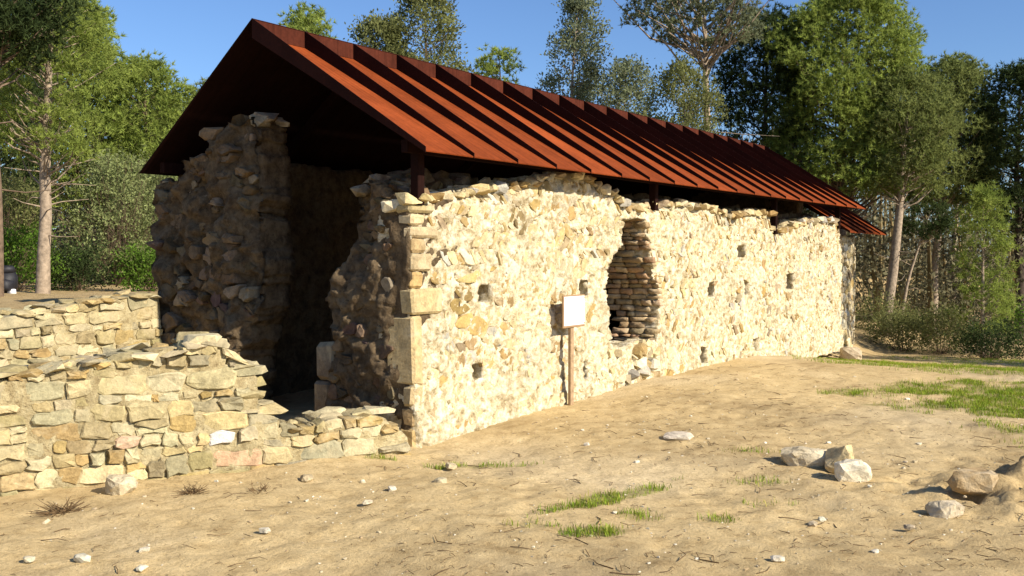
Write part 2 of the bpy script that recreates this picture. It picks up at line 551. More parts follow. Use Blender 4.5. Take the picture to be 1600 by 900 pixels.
def clip_half(poly, a, b, c):
    """keep a*x+b*y<=c"""
    out = []
    n = len(poly)
    for i in range(n):
        p, q = poly[i], poly[(i + 1) % n]
        fp, fq = a * p[0] + b * p[1] - c, a * q[0] + b * q[1] - c
        if fp <= 0: out.append(p)
        if (fp < 0 < fq) or (fq < 0 < fp):
            t = fp / (fp - fq)
            out.append((p[0] + t * (q[0] - p[0]), p[1] + t * (q[1] - p[1])))
    return out

def voronoi(S, aniso, rot=None):
    """cells of seeds S (N,2), stones `aniso` times wider than tall"""
    A = S * np.array([1.0, aniso])
    cells = []
    for i, p in enumerate(A):
        d = ((A - p) ** 2).sum(1)
        nb = np.argsort(d)[1:22]
        far = math.sqrt(d[nb[-1]])
        poly = [(p[0] - far, p[1] - far), (p[0] + far, p[1] - far), (p[0] + far, p[1] + far), (p[0] - far, p[1] + far)]
        for j in nb:
            qx, qy = A[j]
            a, b = qx - p[0], qy - p[1]
            poly = clip_half(poly, a, b, (qx * qx + qy * qy - p[0] ** 2 - p[1] ** 2) / 2)
            if len(poly) < 3: break
        if len(poly) >= 3:
            cells.append([(x, y / aniso) for x, y in poly])
    return cells

def shrink_round(poly, gap, rng, n=10, jit=0.006):
    P = np.array(poly, float)
    c = P.mean(0)
    r = np.linalg.norm(P - c, axis=1).mean()
    if r < 0.02: return None
    P = c + (P - c) * max(0.3, 1 - gap / r)
    m = len(P)
    Q = []
    cut = rng.uniform(0.07, 0.16) if m <= 4 else rng.uniform(0.16, 0.28)
    for i in range(m):
        a, b = P[i], P[(i + 1) % m]
        Q.append(a + (b - a) * cut)
        if m <= 4: Q.append(a + (b - a) * rng.uniform(0.4, 0.6))
        Q.append(a + (b - a) * (1 - cut))
    Q = np.array(Q)
    j = min(jit, r * 0.09)
    return Q + np.array([[rng.gauss(0, j), rng.gauss(0, j)] for _ in range(len(Q))])

def stone_geo(O, proud, depth, rng, tilt=0.08):
    """O (n,2) outline in wall space -> verts (u,v,w), tri/quad faces"""
    n = len(O)
    c = O.mean(0)
    D = O - c
    size = np.linalg.norm(D, axis=1).mean()
    tu, tv = rng.gauss(0, tilt), rng.gauss(0, tilt)
    def ring(s, w, j):
        q = c + D * s
        ww = [w + (p[0] * tu + p[1] * tv) * s + rng.gauss(0, j) for p in D]
        return np.column_stack([q, ww])
    e = abs(proud) + 0.01
    rings = [np.column_stack([O, np.full(n, -depth)]), ring(1.0, proud - e * 0.45, e * 0.10), ring(0.88, proud, e * 0.14)]
    V = np.vstack(rings + [np.array([[c[0] + rng.gauss(0, size * 0.25), c[1] + rng.gauss(0, size * 0.2), proud + rng.gauss(0.1, 0.18) * e]])])
    i = np.arange(n); j = (i + 1) % n
    Fq = [np.stack([i + n * k, j + n * k, j + n * (k + 1), i + n * (k + 1)], -1) for k in range(2)]
    Ft = np.stack([i + 2 * n, j + 2 * n, np.full(n, 3 * n)], -1)
    return V, [np.concatenate(Fq), Ft], size

def hull_rock(rng, sx, sy, sz, n=18, sq=0.6):
    """angular boulder: hull of random points on a squared ellipsoid"""
    bm = bmesh.new()
    for _ in range(n):
        p = np.array([rng.gauss(0, 1) for _ in range(3)])
        p /= np.linalg.norm(p)
        p = np.sign(p) * np.abs(p) ** sq
        p *= rng.uniform(0.85, 1.05)
        bm.verts.new((p[0] * sx, p[1] * sy, p[2] * sz))
    r = bmesh.ops.convex_hull(bm, input=bm.verts[:])
    bmesh.ops.delete(bm, geom=[e for e in r['geom_interior'] if isinstance(e, bmesh.types.BMVert)], context='VERTS')
    loose = [v for v in bm.verts if not v.link_faces]
    bmesh.ops.delete(bm, geom=loose, context='VERTS')
    bmesh.ops.triangulate(bm, faces=bm.faces[:])
    bm.verts.index_update()
    V = np.array([v.co for v in bm.verts]); F = np.array([[v.index for v in f.verts] for f in bm.faces])
    bm.free()
    return V, F

PR = random.Random(4)
ROCKS = [hull_rock(PR, 1, 1, 1, PR.randint(12, 20), PR.uniform(0.55, 0.9)) for _ in range(24)]

def rock_inst(rng, size, rotz=None):
    V, F = rng.choice(ROCKS)
    a = rng.uniform(0, 6.28) if rotz is None else rotz
    t = rng.gauss(0, 0.15)
    c, s = math.cos(a), math.sin(a)
    W = V * np.array(size)
    W = np.column_stack([W[:, 0], W[:, 1] * math.cos(t) - W[:, 2] * math.sin(t), W[:, 1] * math.sin(t) + W[:, 2] * math.cos(t)])
    W = np.column_stack([W[:, 0] * c - W[:, 1] * s, W[:, 0] * s + W[:, 1] * c, W[:, 2]])
    return W, F

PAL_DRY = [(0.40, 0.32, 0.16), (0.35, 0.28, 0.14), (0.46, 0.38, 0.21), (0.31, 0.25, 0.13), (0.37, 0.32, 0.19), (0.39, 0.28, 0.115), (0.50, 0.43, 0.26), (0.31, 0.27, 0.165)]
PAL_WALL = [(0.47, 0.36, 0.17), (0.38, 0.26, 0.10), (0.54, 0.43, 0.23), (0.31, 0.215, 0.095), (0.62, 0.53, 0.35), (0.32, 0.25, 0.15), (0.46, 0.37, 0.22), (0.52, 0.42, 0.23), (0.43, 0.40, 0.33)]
def pick(pal, rng, s=0.12):
    c = np.array(rng.choice(pal)) * (1 + rng.gauss(0, s))
    return np.clip(c + np.array([rng.gauss(0, 0.008), rng.gauss(0, 0.003), rng.gauss(0, 0.006)]), 0.03, 0.85)

def rows(u0, u1, v0, v1, hs, wf, rng, wob=0.02, slant=0.0):
    """coursed rubble: quads row by row; returns polygons"""
    out = []
    v = v0
    seed = rng.randint(0, 999)
    def line(u, vv, k): return vv + wob * float(vnoise(u * 1.3, k * 3.7, 0, seed)) + wob * 0.5 * float(vnoise(u * 5, k * 1.9, 0, seed + 1))
    k = 0; sg = 1
    while v < v1:
        h = rng.uniform(*hs)
        u = u0 - rng.random() * 0.3
        sl = slant * sg * h
        while u < u1:
            w = h * rng.uniform(*wf) if slant == 0 else rng.uniform(*wf)
            ub = u + w
            a, b = line(u, v, k), line(ub, v, k)
            c, d = line(ub, v + h, k + 1), line(u, v + h, k + 1)
            j = lambda: rng.gauss(0, min(0.012, 0.08 * w) if slant == 0 else 0.018)
            quad = [(u + j(), a), (ub + j(), b), (ub + sl + j(), c), (u + sl + j(), d)]
            r = rng.random()
            if slant == 0 and r < 0.14 and h > 0.13:          # a thin pair instead of one
                m1, m2 = (a + d) / 2 + rng.gauss(0, 0.01), (b + c) / 2 + rng.gauss(0, 0.01)
                out += [[(u, a), (ub, b), (ub, m2), (u, m1)], [(u, m1), (ub, m2), (ub, c), (u, d)]]
            elif slant == 0 and r < 0.24 and w > 0.25:         # two side by side
                m = u + w * rng.uniform(0.35, 0.65)
                out += [[(u, a), (m, (a + b) / 2), (m + j(), (c + d) / 2), (u, d)], [(m, (a + b) / 2), (ub, b), (ub, c), (m, (c + d) / 2)]]
            else:
                out.append(quad)
            u = ub
        v += h; k += 1; sg = -sg
    return out

def lay_stones(polys, inside, T, rng, pal, gap, proud, depth, surf, jit=0.006, tilt=0.08):
    """-> list of (V world, F, tint, apparent size)"""
    res = []
    for p in polys:
        O = shrink_round(p, gap, rng, 9 if len(p) < 6 else 10, jit)
        if O is None: continue
        c = O.mean(0)
        if np.ptp(O[:, 0]) > 0.75 or np.ptp(O[:, 1]) > 0.5: continue
        if not inside(c[None, 0], c[None, 1])[0]: continue
        if inside(O[:, 0], O[:, 1]).mean() < 0.99:
            O = c + (O - c) * 0.8
            if inside(O[:, 0], O[:, 1]).mean() < 0.8: continue
        pr = rng.uniform(*proud)
        V, F, size = stone_geo(O, pr, depth, rng, tilt)
        V[:, 2] += float(surf(c[None, 0], c[None, 1])[0])
        Wd = T(V)
        d = np.linalg.norm(Wd.mean(0) - CAM)
        res.append((Wd, F, pick(pal, rng), size / d))
    return res

def emit_stones(stones, n, part, mat, rest_name, rest_parent=None):
    stones = sorted(stones, key=lambda s: -s[3])
    for V, F, t, _ in stones[:n]:
        piece("stone", V, F, mat, part, False, t)
    if stones[n:]:
        a = Acc()
        for V, F, t, _ in stones[n:]:
            a.add(V, F, t)
        o = a.obj(rest_name, mat, rest_parent or part, False)
        o["kind"] = "stuff"

# ------------------------------------------------------------------ the ruined building
ruin = thing("ruined_building", "long roofless rubble stone ruin with sunlit cream side wall under the rusty roof", "building", (0, 0, 0))

# side wall (faces +X): u = y, v = z, w = x
top_side = interp([(0, 2.31), (0.16, 2.38), (0.6, 2.42), (0.8, 2.46), (1.47, 2.55), (2.1, 2.66), (2.67, 2.77), (3.2, 2.82), (3.75, 2.74), (4.2, 2.63), (4.6, 2.47),
                   (5.06, 2.51), (5.6, 2.57), (6.1, 2.6), (6.7, 2.6), (7.3, 2.6), (7.6, 2.56), (8.2, 2.47), (8.45, 2.5), (9.0, 2.57), (9.6, 2.6), (10.12, 2.61), (10.3, 2.33), (10.9, 2.28),
                   (11.6, 2.42), (12.2, 2.5), (13.5, 2.6), (14.3, 2.57), (14.6, 2.45), (14.8, 2.2)])
br_l = interp([(0.55, 4.02), (0.62, 4.04), (1.05, 3.95), (1.38, 3.92), (1.72, 4.04), (1.93, 4.42), (2.32, 4.45)])
br_r = interp([(0.55, 5.45), (0.6, 5.49), (0.97, 5.56), (1.34, 5.48), (1.71, 5.25), (2.07, 5.14), (2.30, 5.05)])
HOLES = [(1.23, 1.39, 0.085, 0.075), (3.42, 1.40, 0.085, 0.08), (1.11, 0.55, 0.075, 0.07), (7.43, 1.26, 0.10, 0.09), (8.89, 1.25, 0.10, 0.10), (8.70, 1.87, 0.15, 0.07),
         (11.34, 1.31, 0.13, 0.11), (7.1, 0.25, 0.09, 0.10), (9.4, 0.22, 0.10, 0.09), (3.35, 0.36, 0.05, 0.09)]
def in_side(u, v, m=0.0):
    tp = top_side(u) + 0.035 * vnoise(u * 6, 0.5, 0, 3) + 0.025 * vnoise(u * 17, 0.5, 0, 4)
    ok = (v < tp - m) & (u > 0.03) & (u < 14.75)
    rag = 0.03 * vnoise(u * 0, v * 11, 0, 8)
    inb = (v > 0.58 + 0.03 * vnoise(u * 6, 0, 0, 9)) & (v < 2.32) & (u > br_l(v) + rag) & (u < br_r(v) - rag)
    ok &= ~inb
    for hu, hv, a, b in HOLES:
        ok &= ~((np.abs(u - hu) < a * 1.35) & (np.abs(v - hv) < b * 1.35))
    return ok
def surf_side(u, v):
    return 0.035 * fbm(u * 0.9, v * 0.9, 0, 20, 3) - 0.012 * v + 0.03 * sstep(0.35, 0.0, v)
def disp_side(u, v):
    edge = sstep(0.0, 0.22, top_side(u) - v)
    r = 1.0 + 1.3 * sstep(1.7, 2.5, v) + 0.6 * sstep(6, 10, u)
    plaster = 0.013 * sstep(-0.05, 0.45, fbm(u * 1.1, v * 1.4, 0, 29, 3)) + 0.008 * sstep(0.8, 0.1, v)
    return surf_side(u, v) + plaster + r * (0.012 * fbm(u * 8, v * 8, 0, 21, 4, 0.65) + 0.006 * fbm(u * 26, v * 26, 0, 22, 2)) - 0.05 * (1 - edge) - 0.028 * sstep(0.34, 0.62, vnoise(u * 15, v * 17, 0, 23)) - 0.02 * sstep(0.4, 0.6, vnoise(u * 29, v * 31, 0, 26))
T_side = lambda P: np.column_stack([P[:, 2], P[:, 0], P[:, 1]])
QUOINS = [(-0.15, 0.26, 0.26, 0.20), (0.11, 0.20, 0.16, 0.16), (0.31, 0.22, 0.30, 0.14), (0.53, 0.68, 0.17, 0.34), (1.22, 0.27, 0.48, 0.18), (1.49, 0.14, 0.18, 0.22), (1.63, 0.19, 0.30, 0.13), (1.82, 0.15, 0.20, 0.2), (1.97, 0.12, 0.40, 0.12), (2.09, 0.12, 0.2, 0.2), (2.21, 0.10, 0.36, 0.2)]
side_wall = slab("side_wall", in_side, 0, 14.8, -0.3, 2.92, 0.0225, 0.45, disp_side, T_side, M['mortar'], ruin, 7, 0.022, 100)

rng = random.Random(11)
polys = []
S = []
N = 0
while len(S) < 1500:                      # random rubble low and near
    u, v = rng.uniform(-0.1, 14.8), rng.uniform(-0.4, 2.9)
    if u < 4.5 and rng.random() < 0.30: continue
    S.append((u, v))
S = np.array(S)
# spread out by a few repulsion sweeps so that sizes vary but do not clump
for it in range(3):
    A = S * np.array([1, 1.5])
    for i in range(len(S)):
        d = A - A[i]
        q = (d ** 2).sum(1)
        nb = (q < 0.15 ** 2) & (q > 1e-9)
        if nb.any():
            S[i] -= 0.25 * (d[nb] / np.sqrt(q[nb])[:, None] * (0.15 - np.sqrt(q[nb]))[:, None]).sum(0) / np.array([1, 1.5])
herr = lambda u, v: (vnoise(u * 0.8, v * 0.9, 0, 70) * 0.8 + 0.35 * vnoise(u * 2.5, v * 2.5, 0, 74) + 0.75 * sstep(1.55, 1.9, v) + 0.7 * sstep(5.6, 8.0, u)) > 0.62
cells = voronoi(S, 1.5)
polys += [c for c in cells if not herr(*np.mean(c, axis=0))]
hp = rows(0.1, 14.8, -0.3, 2.9, (0.10, 0.20), (0.04, 0.13), rng, 0.045, 0.85)
polys += [c for c in hp if herr(*np.mean(c, axis=0)) and rng.random() < 0.72]
in_side_s = lambda u, v: in_side(u, v, 0.02)
st = []
for p in polys:
    u = np.mean(p, axis=0)
    hb = herr(*u)
    if any(min(q[0] for q in p) < ly + 0.01 and z0 - 0.03 < u[1] < z0 + h + 0.03 for z0, h, ly, lx in QUOINS): continue       # corner blocks stand here
    st += lay_stones([p], in_side_s, T_side, rng, PAL_WALL, 0.013 if not hb else 0.006, (-0.016, 0.003) if not hb else (-0.014, 0.010), 0.06, surf_side, 0.006 if not hb else 0.004, 0.025)
side_stones = [q for q in st if (q[0][:, 0] - disp_side(q[0][:, 1], q[0][:, 2])).max() > 0.003]      # those the plaster has not covered

# corner blocks
rq = random.Random(5)
for z0, h, ly, lx in QUOINS:
    V, F = bev_box((-lx, 0.0, z0 + 0.004), (0.004, ly, z0 + h - 0.004), 0.025)
    n3 = [vnoise(V[:, 0] * 8, V[:, 1] * 8, V[:, 2] * 8, k) for k in (6, 7, 8)]
    V = V + np.column_stack([rq.uniform(-0.010, 0.008) + 0.016 * n3[0], rq.uniform(-0.012, 0.016) + 0.02 * n3[1], 0.02 * n3[2]])
    piece("corner_block", V, F, M['wall_stone'], side_wall, False, pick([(0.45, 0.345, 0.175), (0.48, 0.38, 0.21), (0.42, 0.30, 0.14)], rq, 0.08))

# right gable pier (faces -Y): u = x, v = z, w = -y
rp_l = interp([(-0.5, -1.2), (0.0, -1.2), (0.09, -1.22), (0.5, -1.15), (0.8, -1.05), (1.01, -1.03), (1.4, -1.10), (1.6, -1.02), (1.8, -0.93), (2.19, -0.78), (2.5, -0.83), (2.6, -0.8)])
rp_t = interp([(-1.4, 2.5), (-0.83, 2.5), (-0.6, 2.56), (-0.4, 2.52), (-0.25, 2.42), (-0.05, 2.36), (0, 2.34)])
def in_rp(u, v, m=0.0):
    cave = ((u + 0.36) / 0.2) ** 2 + ((v - 0.02) / 0.3) ** 2 < 1
    return (u > rp_l(v) + 0.03 * vnoise(v * 9, 0, 0, 14) + m) & (u < -0.04) & (v < rp_t(u) + 0.03 * vnoise(u * 8, 0, 0, 15) - m) & ~cave
def surf_rp(u, v): return 0.04 * fbm(u * 1.5, v * 1.5, 0, 24, 3) + 0.015 - 0.22 * sstep(1.5, 2.4, v) * sstep(-0.48, -0.65, u)
def disp_rp(u, v): return surf_rp(u, v) + 0.05 * fbm(u * 6, v * 6, 0, 25, 4, 0.6) * sstep(-0.1, -0.3, u)
T_front = lambda P: np.column_stack([P[:, 0], -P[:, 2], P[:, 1]])
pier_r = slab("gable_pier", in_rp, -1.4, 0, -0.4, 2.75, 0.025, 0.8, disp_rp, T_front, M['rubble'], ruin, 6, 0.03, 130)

def vor_polys(u0, u1, v0, v1, n, aniso, sp, rng):
    S = np.array([(rng.uniform(u0, u1), rng.uniform(v0, v1)) for _ in range(n)])
    for it in range(3):
        A = S * np.array([1, aniso])
        for i in range(len(S)):
            d = A - A[i]; q = (d ** 2).sum(1)
            nb = (q < sp ** 2) & (q > 1e-9)
            if nb.any():
                S[i] -= 0.3 * (d[nb] / np.sqrt(q[nb])[:, None] * (sp - np.sqrt(q[nb]))[:, None]).sum(0) / np.array([1, aniso])
    return voronoi(S, aniso)

PAL_SHADE = [(0.15, 0.102, 0.055), (0.11, 0.075, 0.04), (0.18, 0.128, 0.07), (0.14, 0.10, 0.06), (0.09, 0.062, 0.035), (0.24, 0.185, 0.12)]  # brown tints lowered to stand in for the shade on these walls
rng = random.Random(21)
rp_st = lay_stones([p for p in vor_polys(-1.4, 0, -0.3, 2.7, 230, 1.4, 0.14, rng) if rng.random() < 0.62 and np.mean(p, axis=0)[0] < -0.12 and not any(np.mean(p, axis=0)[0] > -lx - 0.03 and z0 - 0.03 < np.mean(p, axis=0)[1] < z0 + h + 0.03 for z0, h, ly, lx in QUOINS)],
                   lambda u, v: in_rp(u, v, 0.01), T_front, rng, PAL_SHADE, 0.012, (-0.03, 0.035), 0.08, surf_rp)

# left gable pier
lp_t = interp([(-4.05, 2.66), (-3.5, 2.68), (-3.44, 2.9), (-3.1, 2.93), (-2.98, 2.97), (-2.93, 3.24), (-2.7, 3.3), (-2.3, 3.31), (-2.0, 3.22), (-1.85, 3.0)])
lp_r = interp([(-0.5, -2.62), (0.2, -2.6), (0.67, -2.5), (1.25, -2.3), (1.8, -2.2), (2.28, -2.27), (2.83, -2.25), (3.3, -2.35)])
def in_lp(u, v, m=0.0):
    hole = ((u + 3.45) / 0.10) ** 2 + ((v - 1.62) / 0.09) ** 2 < 1
    return (u > -4.03) & (u < lp_r(v) + 0.05 * vnoise(v * 7, 0, 0, 16) - m) & (v < lp_t(u) + 0.03 * vnoise(u * 8, 0, 0, 17) - m) & ~hole
def surf_lp(u, v): return 0.06 * fbm(u * 1.2, v * 1.2, 0, 27, 3) - 0.02 - 0.12 * sstep(-2.75, -2.2, u)
def disp_lp(u, v): return surf_lp(u, v) + 0.085 * fbm(u * 4.2, v * 4.2, 0, 28, 5, 0.62)
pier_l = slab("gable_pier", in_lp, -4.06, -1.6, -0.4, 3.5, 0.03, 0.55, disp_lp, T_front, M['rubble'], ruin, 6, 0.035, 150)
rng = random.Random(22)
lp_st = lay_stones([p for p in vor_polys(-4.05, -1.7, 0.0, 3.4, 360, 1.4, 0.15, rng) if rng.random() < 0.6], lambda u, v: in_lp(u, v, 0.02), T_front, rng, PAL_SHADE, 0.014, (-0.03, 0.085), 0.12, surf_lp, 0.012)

# far jamb of the breach: thin courses facing -Y, in the wall thickness
jamb = add("breach_jamb", None, ruin, (-0.4, 5.5, 1.4))
def T_jamb(P):      # u along -x from the face, v=z, w towards -y
    return np.column_stack([P[:, 0], br_r(P[:, 1]) - 0.01 - P[:, 2] - 0.10 * (-P[:, 0]), P[:, 1]])
rng = random.Random(33)
jb_st = lay_stones(rows(-0.86, 0.0, 0.56, 2.33, (0.05, 0.10), (1.5, 4.5), rng, 0.012), lambda u, v: (v > 0.5) & (v < 2.36) & (u > -0.9) & (u < 0.03), T_jamb, rng,
                   [(0.40, 0.29, 0.16), (0.34, 0.25, 0.14), (0.46, 0.34, 0.20), (0.42, 0.26, 0.15)], 0.008, (0.01, 0.05), 0.07, lambda u, v: 0 * u, 0.004)
for V, F, t, s in jb_st:
    piece("stone", V, F, M['wall_stone'], jamb, True, t)
# jumbled stones under the breach
rng = random.Random(34)
for k in range(24):
    u, v = rng.uniform(3.95, 5.5), rng.uniform(0.05, 0.58)
    s = rng.uniform(0.07, 0.15)
    V, F = rock_inst(rng, (s * 0.9, s * 1.15, s * 0.8))
    V = V + np.array([0.0 + rng.uniform(-0.02, 0.04), u, v])
    piece("stone", V, F, M['wall_stone'], side_wall, False, pick(PAL_WALL, rng))

# inner wall set back, upper part stays in the eave's shade
def in_iw(u, v): return (v < 2.66 + 0.06 * vnoise(u * 3, 0, 0, 61) + 0.04 * vnoise(u * 9, 0, 0, 62)) & ~((v < 2.4) & (u > 4.0) & (u < 5.5))
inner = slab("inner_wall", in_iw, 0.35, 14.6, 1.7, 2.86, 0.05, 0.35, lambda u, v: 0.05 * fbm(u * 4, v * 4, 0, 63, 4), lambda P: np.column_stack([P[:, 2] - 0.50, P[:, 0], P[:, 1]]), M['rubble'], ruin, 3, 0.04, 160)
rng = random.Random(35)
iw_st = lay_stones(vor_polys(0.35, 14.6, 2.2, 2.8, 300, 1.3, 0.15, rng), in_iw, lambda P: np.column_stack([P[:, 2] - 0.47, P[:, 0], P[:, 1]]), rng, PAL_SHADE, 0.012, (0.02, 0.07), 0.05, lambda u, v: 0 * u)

# left wall, end wall, apse
lw = slab("far_side_wall", lambda u, v: v < 2.98 + 0 * u, 0.35, 14.75, -0.4, 3.0, 0.08, 0.6, lambda u, v: 0.05 * fbm(u * 4, v * 4, 0, 65, 3),
          lambda P: np.column_stack([P[:, 2] - 3.42, P[:, 0], P[:, 1]]), M['rubble'], ruin, 3, 0.03, 170)
ew = slab("end_wall", lambda u, v: v < 2.75 + 1.3 * (1 - np.abs(u + 1.85) / 2.2), -4.0, -0.86, -0.6, 4.1, 0.08, 0.5, lambda u, v: 0.05 * fbm(u * 4, v * 4, 0, 67, 3),
          lambda P: np.column_stack([P[:, 0], 14.2 - P[:, 2], P[:, 1]]), M['rubble'], ruin, 3, 0.03, 180)
def in_ap(u, v): return (v < 2.26 + 0.03 * vnoise(u * 6, 0, 0, 71)) & ~((np.abs(u - 16.35) < 0.07) & (v > 1.3) & (v < 1.75))
ap = slab("apse_wall", in_ap, 14.76, 18.3, -1.2, 2.4, 0.04, 0.7, lambda u, v: 0.06 * np.sin(u * 2.0) + 0.03 * fbm(u * 5, v * 5, 0, 72, 4) - 0.25 * sstep(16.6, 18.3, u) ** 2,
          lambda P: np.column_stack([P[:, 2] - 0.40, P[:, 0], P[:, 1]]), M['mortar'], ruin, 3, 0.03, 190)
rng = random.Random(36)
ap_st = lay_stones(vor_polys(14.8, 18.3, -0.8, 2.3, 260, 1.3, 0.15, rng), in_ap, lambda P: np.column_stack([P[:, 2] - 0.40 - 0.25 * sstep(16.6, 18.3, P[:, 0]) ** 2, P[:, 0], P[:, 1]]), rng, PAL_WALL, 0.012, (0.0, 0.04), 0.06, lambda u, v: 0.06 * np.sin(u * 2.0))

# loose stones along the ruined wall head
rng = random.Random(37)
caps = []
u = 0.05
while u < 14.6:
    s = rng.uniform(0.05, 0.12)
    for dx in (rng.uniform(-0.10, -0.02), rng.uniform(-0.40, -0.22)):
        V, F = rock_inst(rng, (s * rng.uniform(0.9, 1.5), s * rng.uniform(0.9, 1.4), s * rng.uniform(0.5, 0.9)))
        V = V + np.array([dx, u, float(top_side(u)) - 0.01 + rng.uniform(-0.03, 0.02)])
        caps.append((V, F, pick(PAL_WALL, rng), s / np.linalg.norm(V.mean(0) - CAM)))
    u += s * rng.uniform(1.0, 1.8)
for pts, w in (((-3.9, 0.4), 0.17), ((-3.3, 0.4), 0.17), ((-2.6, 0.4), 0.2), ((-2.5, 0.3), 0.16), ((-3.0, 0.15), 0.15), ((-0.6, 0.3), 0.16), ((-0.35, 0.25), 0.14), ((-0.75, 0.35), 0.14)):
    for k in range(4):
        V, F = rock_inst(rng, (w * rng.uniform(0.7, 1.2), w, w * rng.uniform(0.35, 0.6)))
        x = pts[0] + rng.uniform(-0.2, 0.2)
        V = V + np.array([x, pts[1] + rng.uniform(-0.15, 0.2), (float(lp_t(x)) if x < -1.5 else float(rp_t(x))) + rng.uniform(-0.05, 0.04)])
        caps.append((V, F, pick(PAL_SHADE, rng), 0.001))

emit_stones(side_stones, 190, side_wall, M['wall_stone'], "small_stones")
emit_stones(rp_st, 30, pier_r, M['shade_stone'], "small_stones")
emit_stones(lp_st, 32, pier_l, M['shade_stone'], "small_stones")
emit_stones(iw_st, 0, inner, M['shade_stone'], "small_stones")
emit_stones(ap_st, 0, ap, M['wall_stone'], "small_stones")
caps.sort(key=lambda c: -c[3])
for V, F, t, s in caps[:40]:
    piece("coping_stone", V, F, M['wall_stone'], side_wall, False, t)
a = Acc()
for V, F, t, s in caps[40:]:
    a.add(V, F, t)
o = a.obj("coping_rubble", M['wall_stone'], side_wall, False); o["kind"] = "stuff"
# upright slabs beside the doorway
rng = random.Random(38)
V, F = bev_box((-1.42, 0.05, 0.0), (-1.18, 0.32, 0.48), 0.03)
piece("door_block", V + 0.012 * np.column_stack([vnoise(V[:, 0] * 7, V[:, 1] * 7, V[:, 2] * 7, s) for s in (1, 2, 3)]), F, M['stone'], pier_r, False, (0.20, 0.155, 0.10))
V, F = bev_box((-1.40, 0.05, 0.50), (-1.10, 0.35, 0.90), 0.05)
piece("door_block", V + 0.03 * np.column_stack([vnoise(V[:, 0] * 5, V[:, 1] * 5, V[:, 2] * 5, s) for s in (4, 5, 6)]), F, M['stone'], pier_r, False, (0.22, 0.17, 0.11))

# ------------------------------------------------------------------ low walls
def low_wall(name, label, P0, direc, L, top, thick, seed, hs, wf, n_parts, pal, special=(), batter=0.0):
    d = np.array(direc, float); d /= np.linalg.norm(d)
    nrm = np.array([d[1], -d[0]])
    P0 = np.array(P0, float)
    T = lambda P: np.column_stack([P0[0] + d[0] * P[:, 0] + nrm[0] * (P[:, 2] - batter * P[:, 1]), P0[1] + d[1] * P[:, 0] + nrm[1] * (P[:, 2] - batter * P[:, 1]), P[:, 1]])
    root = thing(name, label, "wall", (*(P0 + d * L / 2), 0))
    ins = lambda u, v: (u > 0) & (u < L) & (v < top(u) - 0.02 + 0.015 * vnoise(u * 9, 0, 0, seed))
    core = slab("mortar_core", ins, 0, L, -0.3, 1.6, 0.035, thick, lambda u, v: -0.022 + 0.018 * fbm(u * 6, v * 6, 0, seed, 4), T, M['earthmortar'], root, 5, 0.03, seed)
    rng = random.Random(seed)
    polys = rows(0, L, -0.25, 1.5, hs, wf, rng, 0.03)
    good = []
    for p in polys:
        p = [(u, min(v, float(top(u)) + 0.015)) for u, v in p]
        if min(p[2][1] - p[1][1], p[3][1] - p[0][1]) > 0.04: good.append(p)
    st = lay_stones(good, lambda u, v: (u > -0.05) & (u < L + 0.02) & (v < top(u) + 0.05), T, rng, pal, 0.009, (-0.008, 0.032), 0.16, lambda u, v: 0 * u - 0.012, 0.010)
    out = []
    for V, F, t, s in st:
        c = V.mean(0)
        for (su, sv, col) in special:
            q = T(np.array([[su, sv, 0.0]]))[0]
            if abs(np.dot(c[:2] - q[:2], d)) < 0.10 and abs(c[2] - q[2]) < 0.05: t = np.array(col)
        out.append((V, F, t, s))
    emit_stones(out, n_parts, root, M['stone'], "small_stones")
    # flat stones bedded on the wall head
    u = 0.05
    capa = []
    while u < L:
        w = rng.uniform(0.08, 0.2)
        dep = 0.06
        while dep < thick:
            s = rng.uniform(0.07, 0.16)
            if abs(float(top(u + 0.07)) - float(top(u - 0.07))) > 0.13: break
            if float(top(u)) < 0.4 and rng.random() < 0.6: dep += s * 1.7; continue
            V, F = rock_inst(rng, (s * 1.2, s, rng.uniform(0.025, 0.05)))
            q = T(np.array([[u + rng.uniform(-0.05, 0.05), float(top(u)) - 0.005, -dep]]))[0]
            capa.append((V + q + np.array([0, 0, rng.uniform(-0.02, 0.02)]), F, pick(pal, rng)))
            dep += s * 1.7
        u += w * 1.25
    for V, F, t in capa:
        if 0 <= 1: piece("coping_stone", V, F, M['stone'], root, False, t)
    return root, T

# near wall: prolongs the side wall towards the viewer; u runs towards the building corner
LA = 5.6
sA = [(0, 0.10), (0.12, 0.26), (0.3, 0.33), (0.68, 0.34), (1.03, 0.30), (1.2, 0.32), (1.27, 0.44), (1.43, 0.55), (1.45, 0.86), (1.69, 0.92), (1.71, 1.06), (1.88, 1.09), (1.97, 1.05), (2.25, 1.0), (2.7, 0.96), (3.1, 0.93), (3.4, 0.89), (5.6, 0.80)]
topA = interp(sorted((LA - s, h) for s, h in sA))
P1 = np.array([0.28, -0.37]); dA = np.array([0.433, 0.9015])
wallA, TA = low_wall("low_stone_wall", "near knee-high to waist-high rubble wall stepping down towards the building's corner", P1 - dA * LA, dA, LA, topA, 0.62, 71, (0.07, 0.165), (0.9, 2.9), 230, PAL_DRY,
           [(LA - 1.69, 0.26, (0.60, 0.57, 0.52)), (LA - 1.58, 0.11, (0.50, 0.33, 0.20)), (LA - 2.45, 0.35, (0.52, 0.36, 0.24)), (LA - 1.95, 0.24, (0.56, 0.42, 0.20))])
rng = random.Random(91)
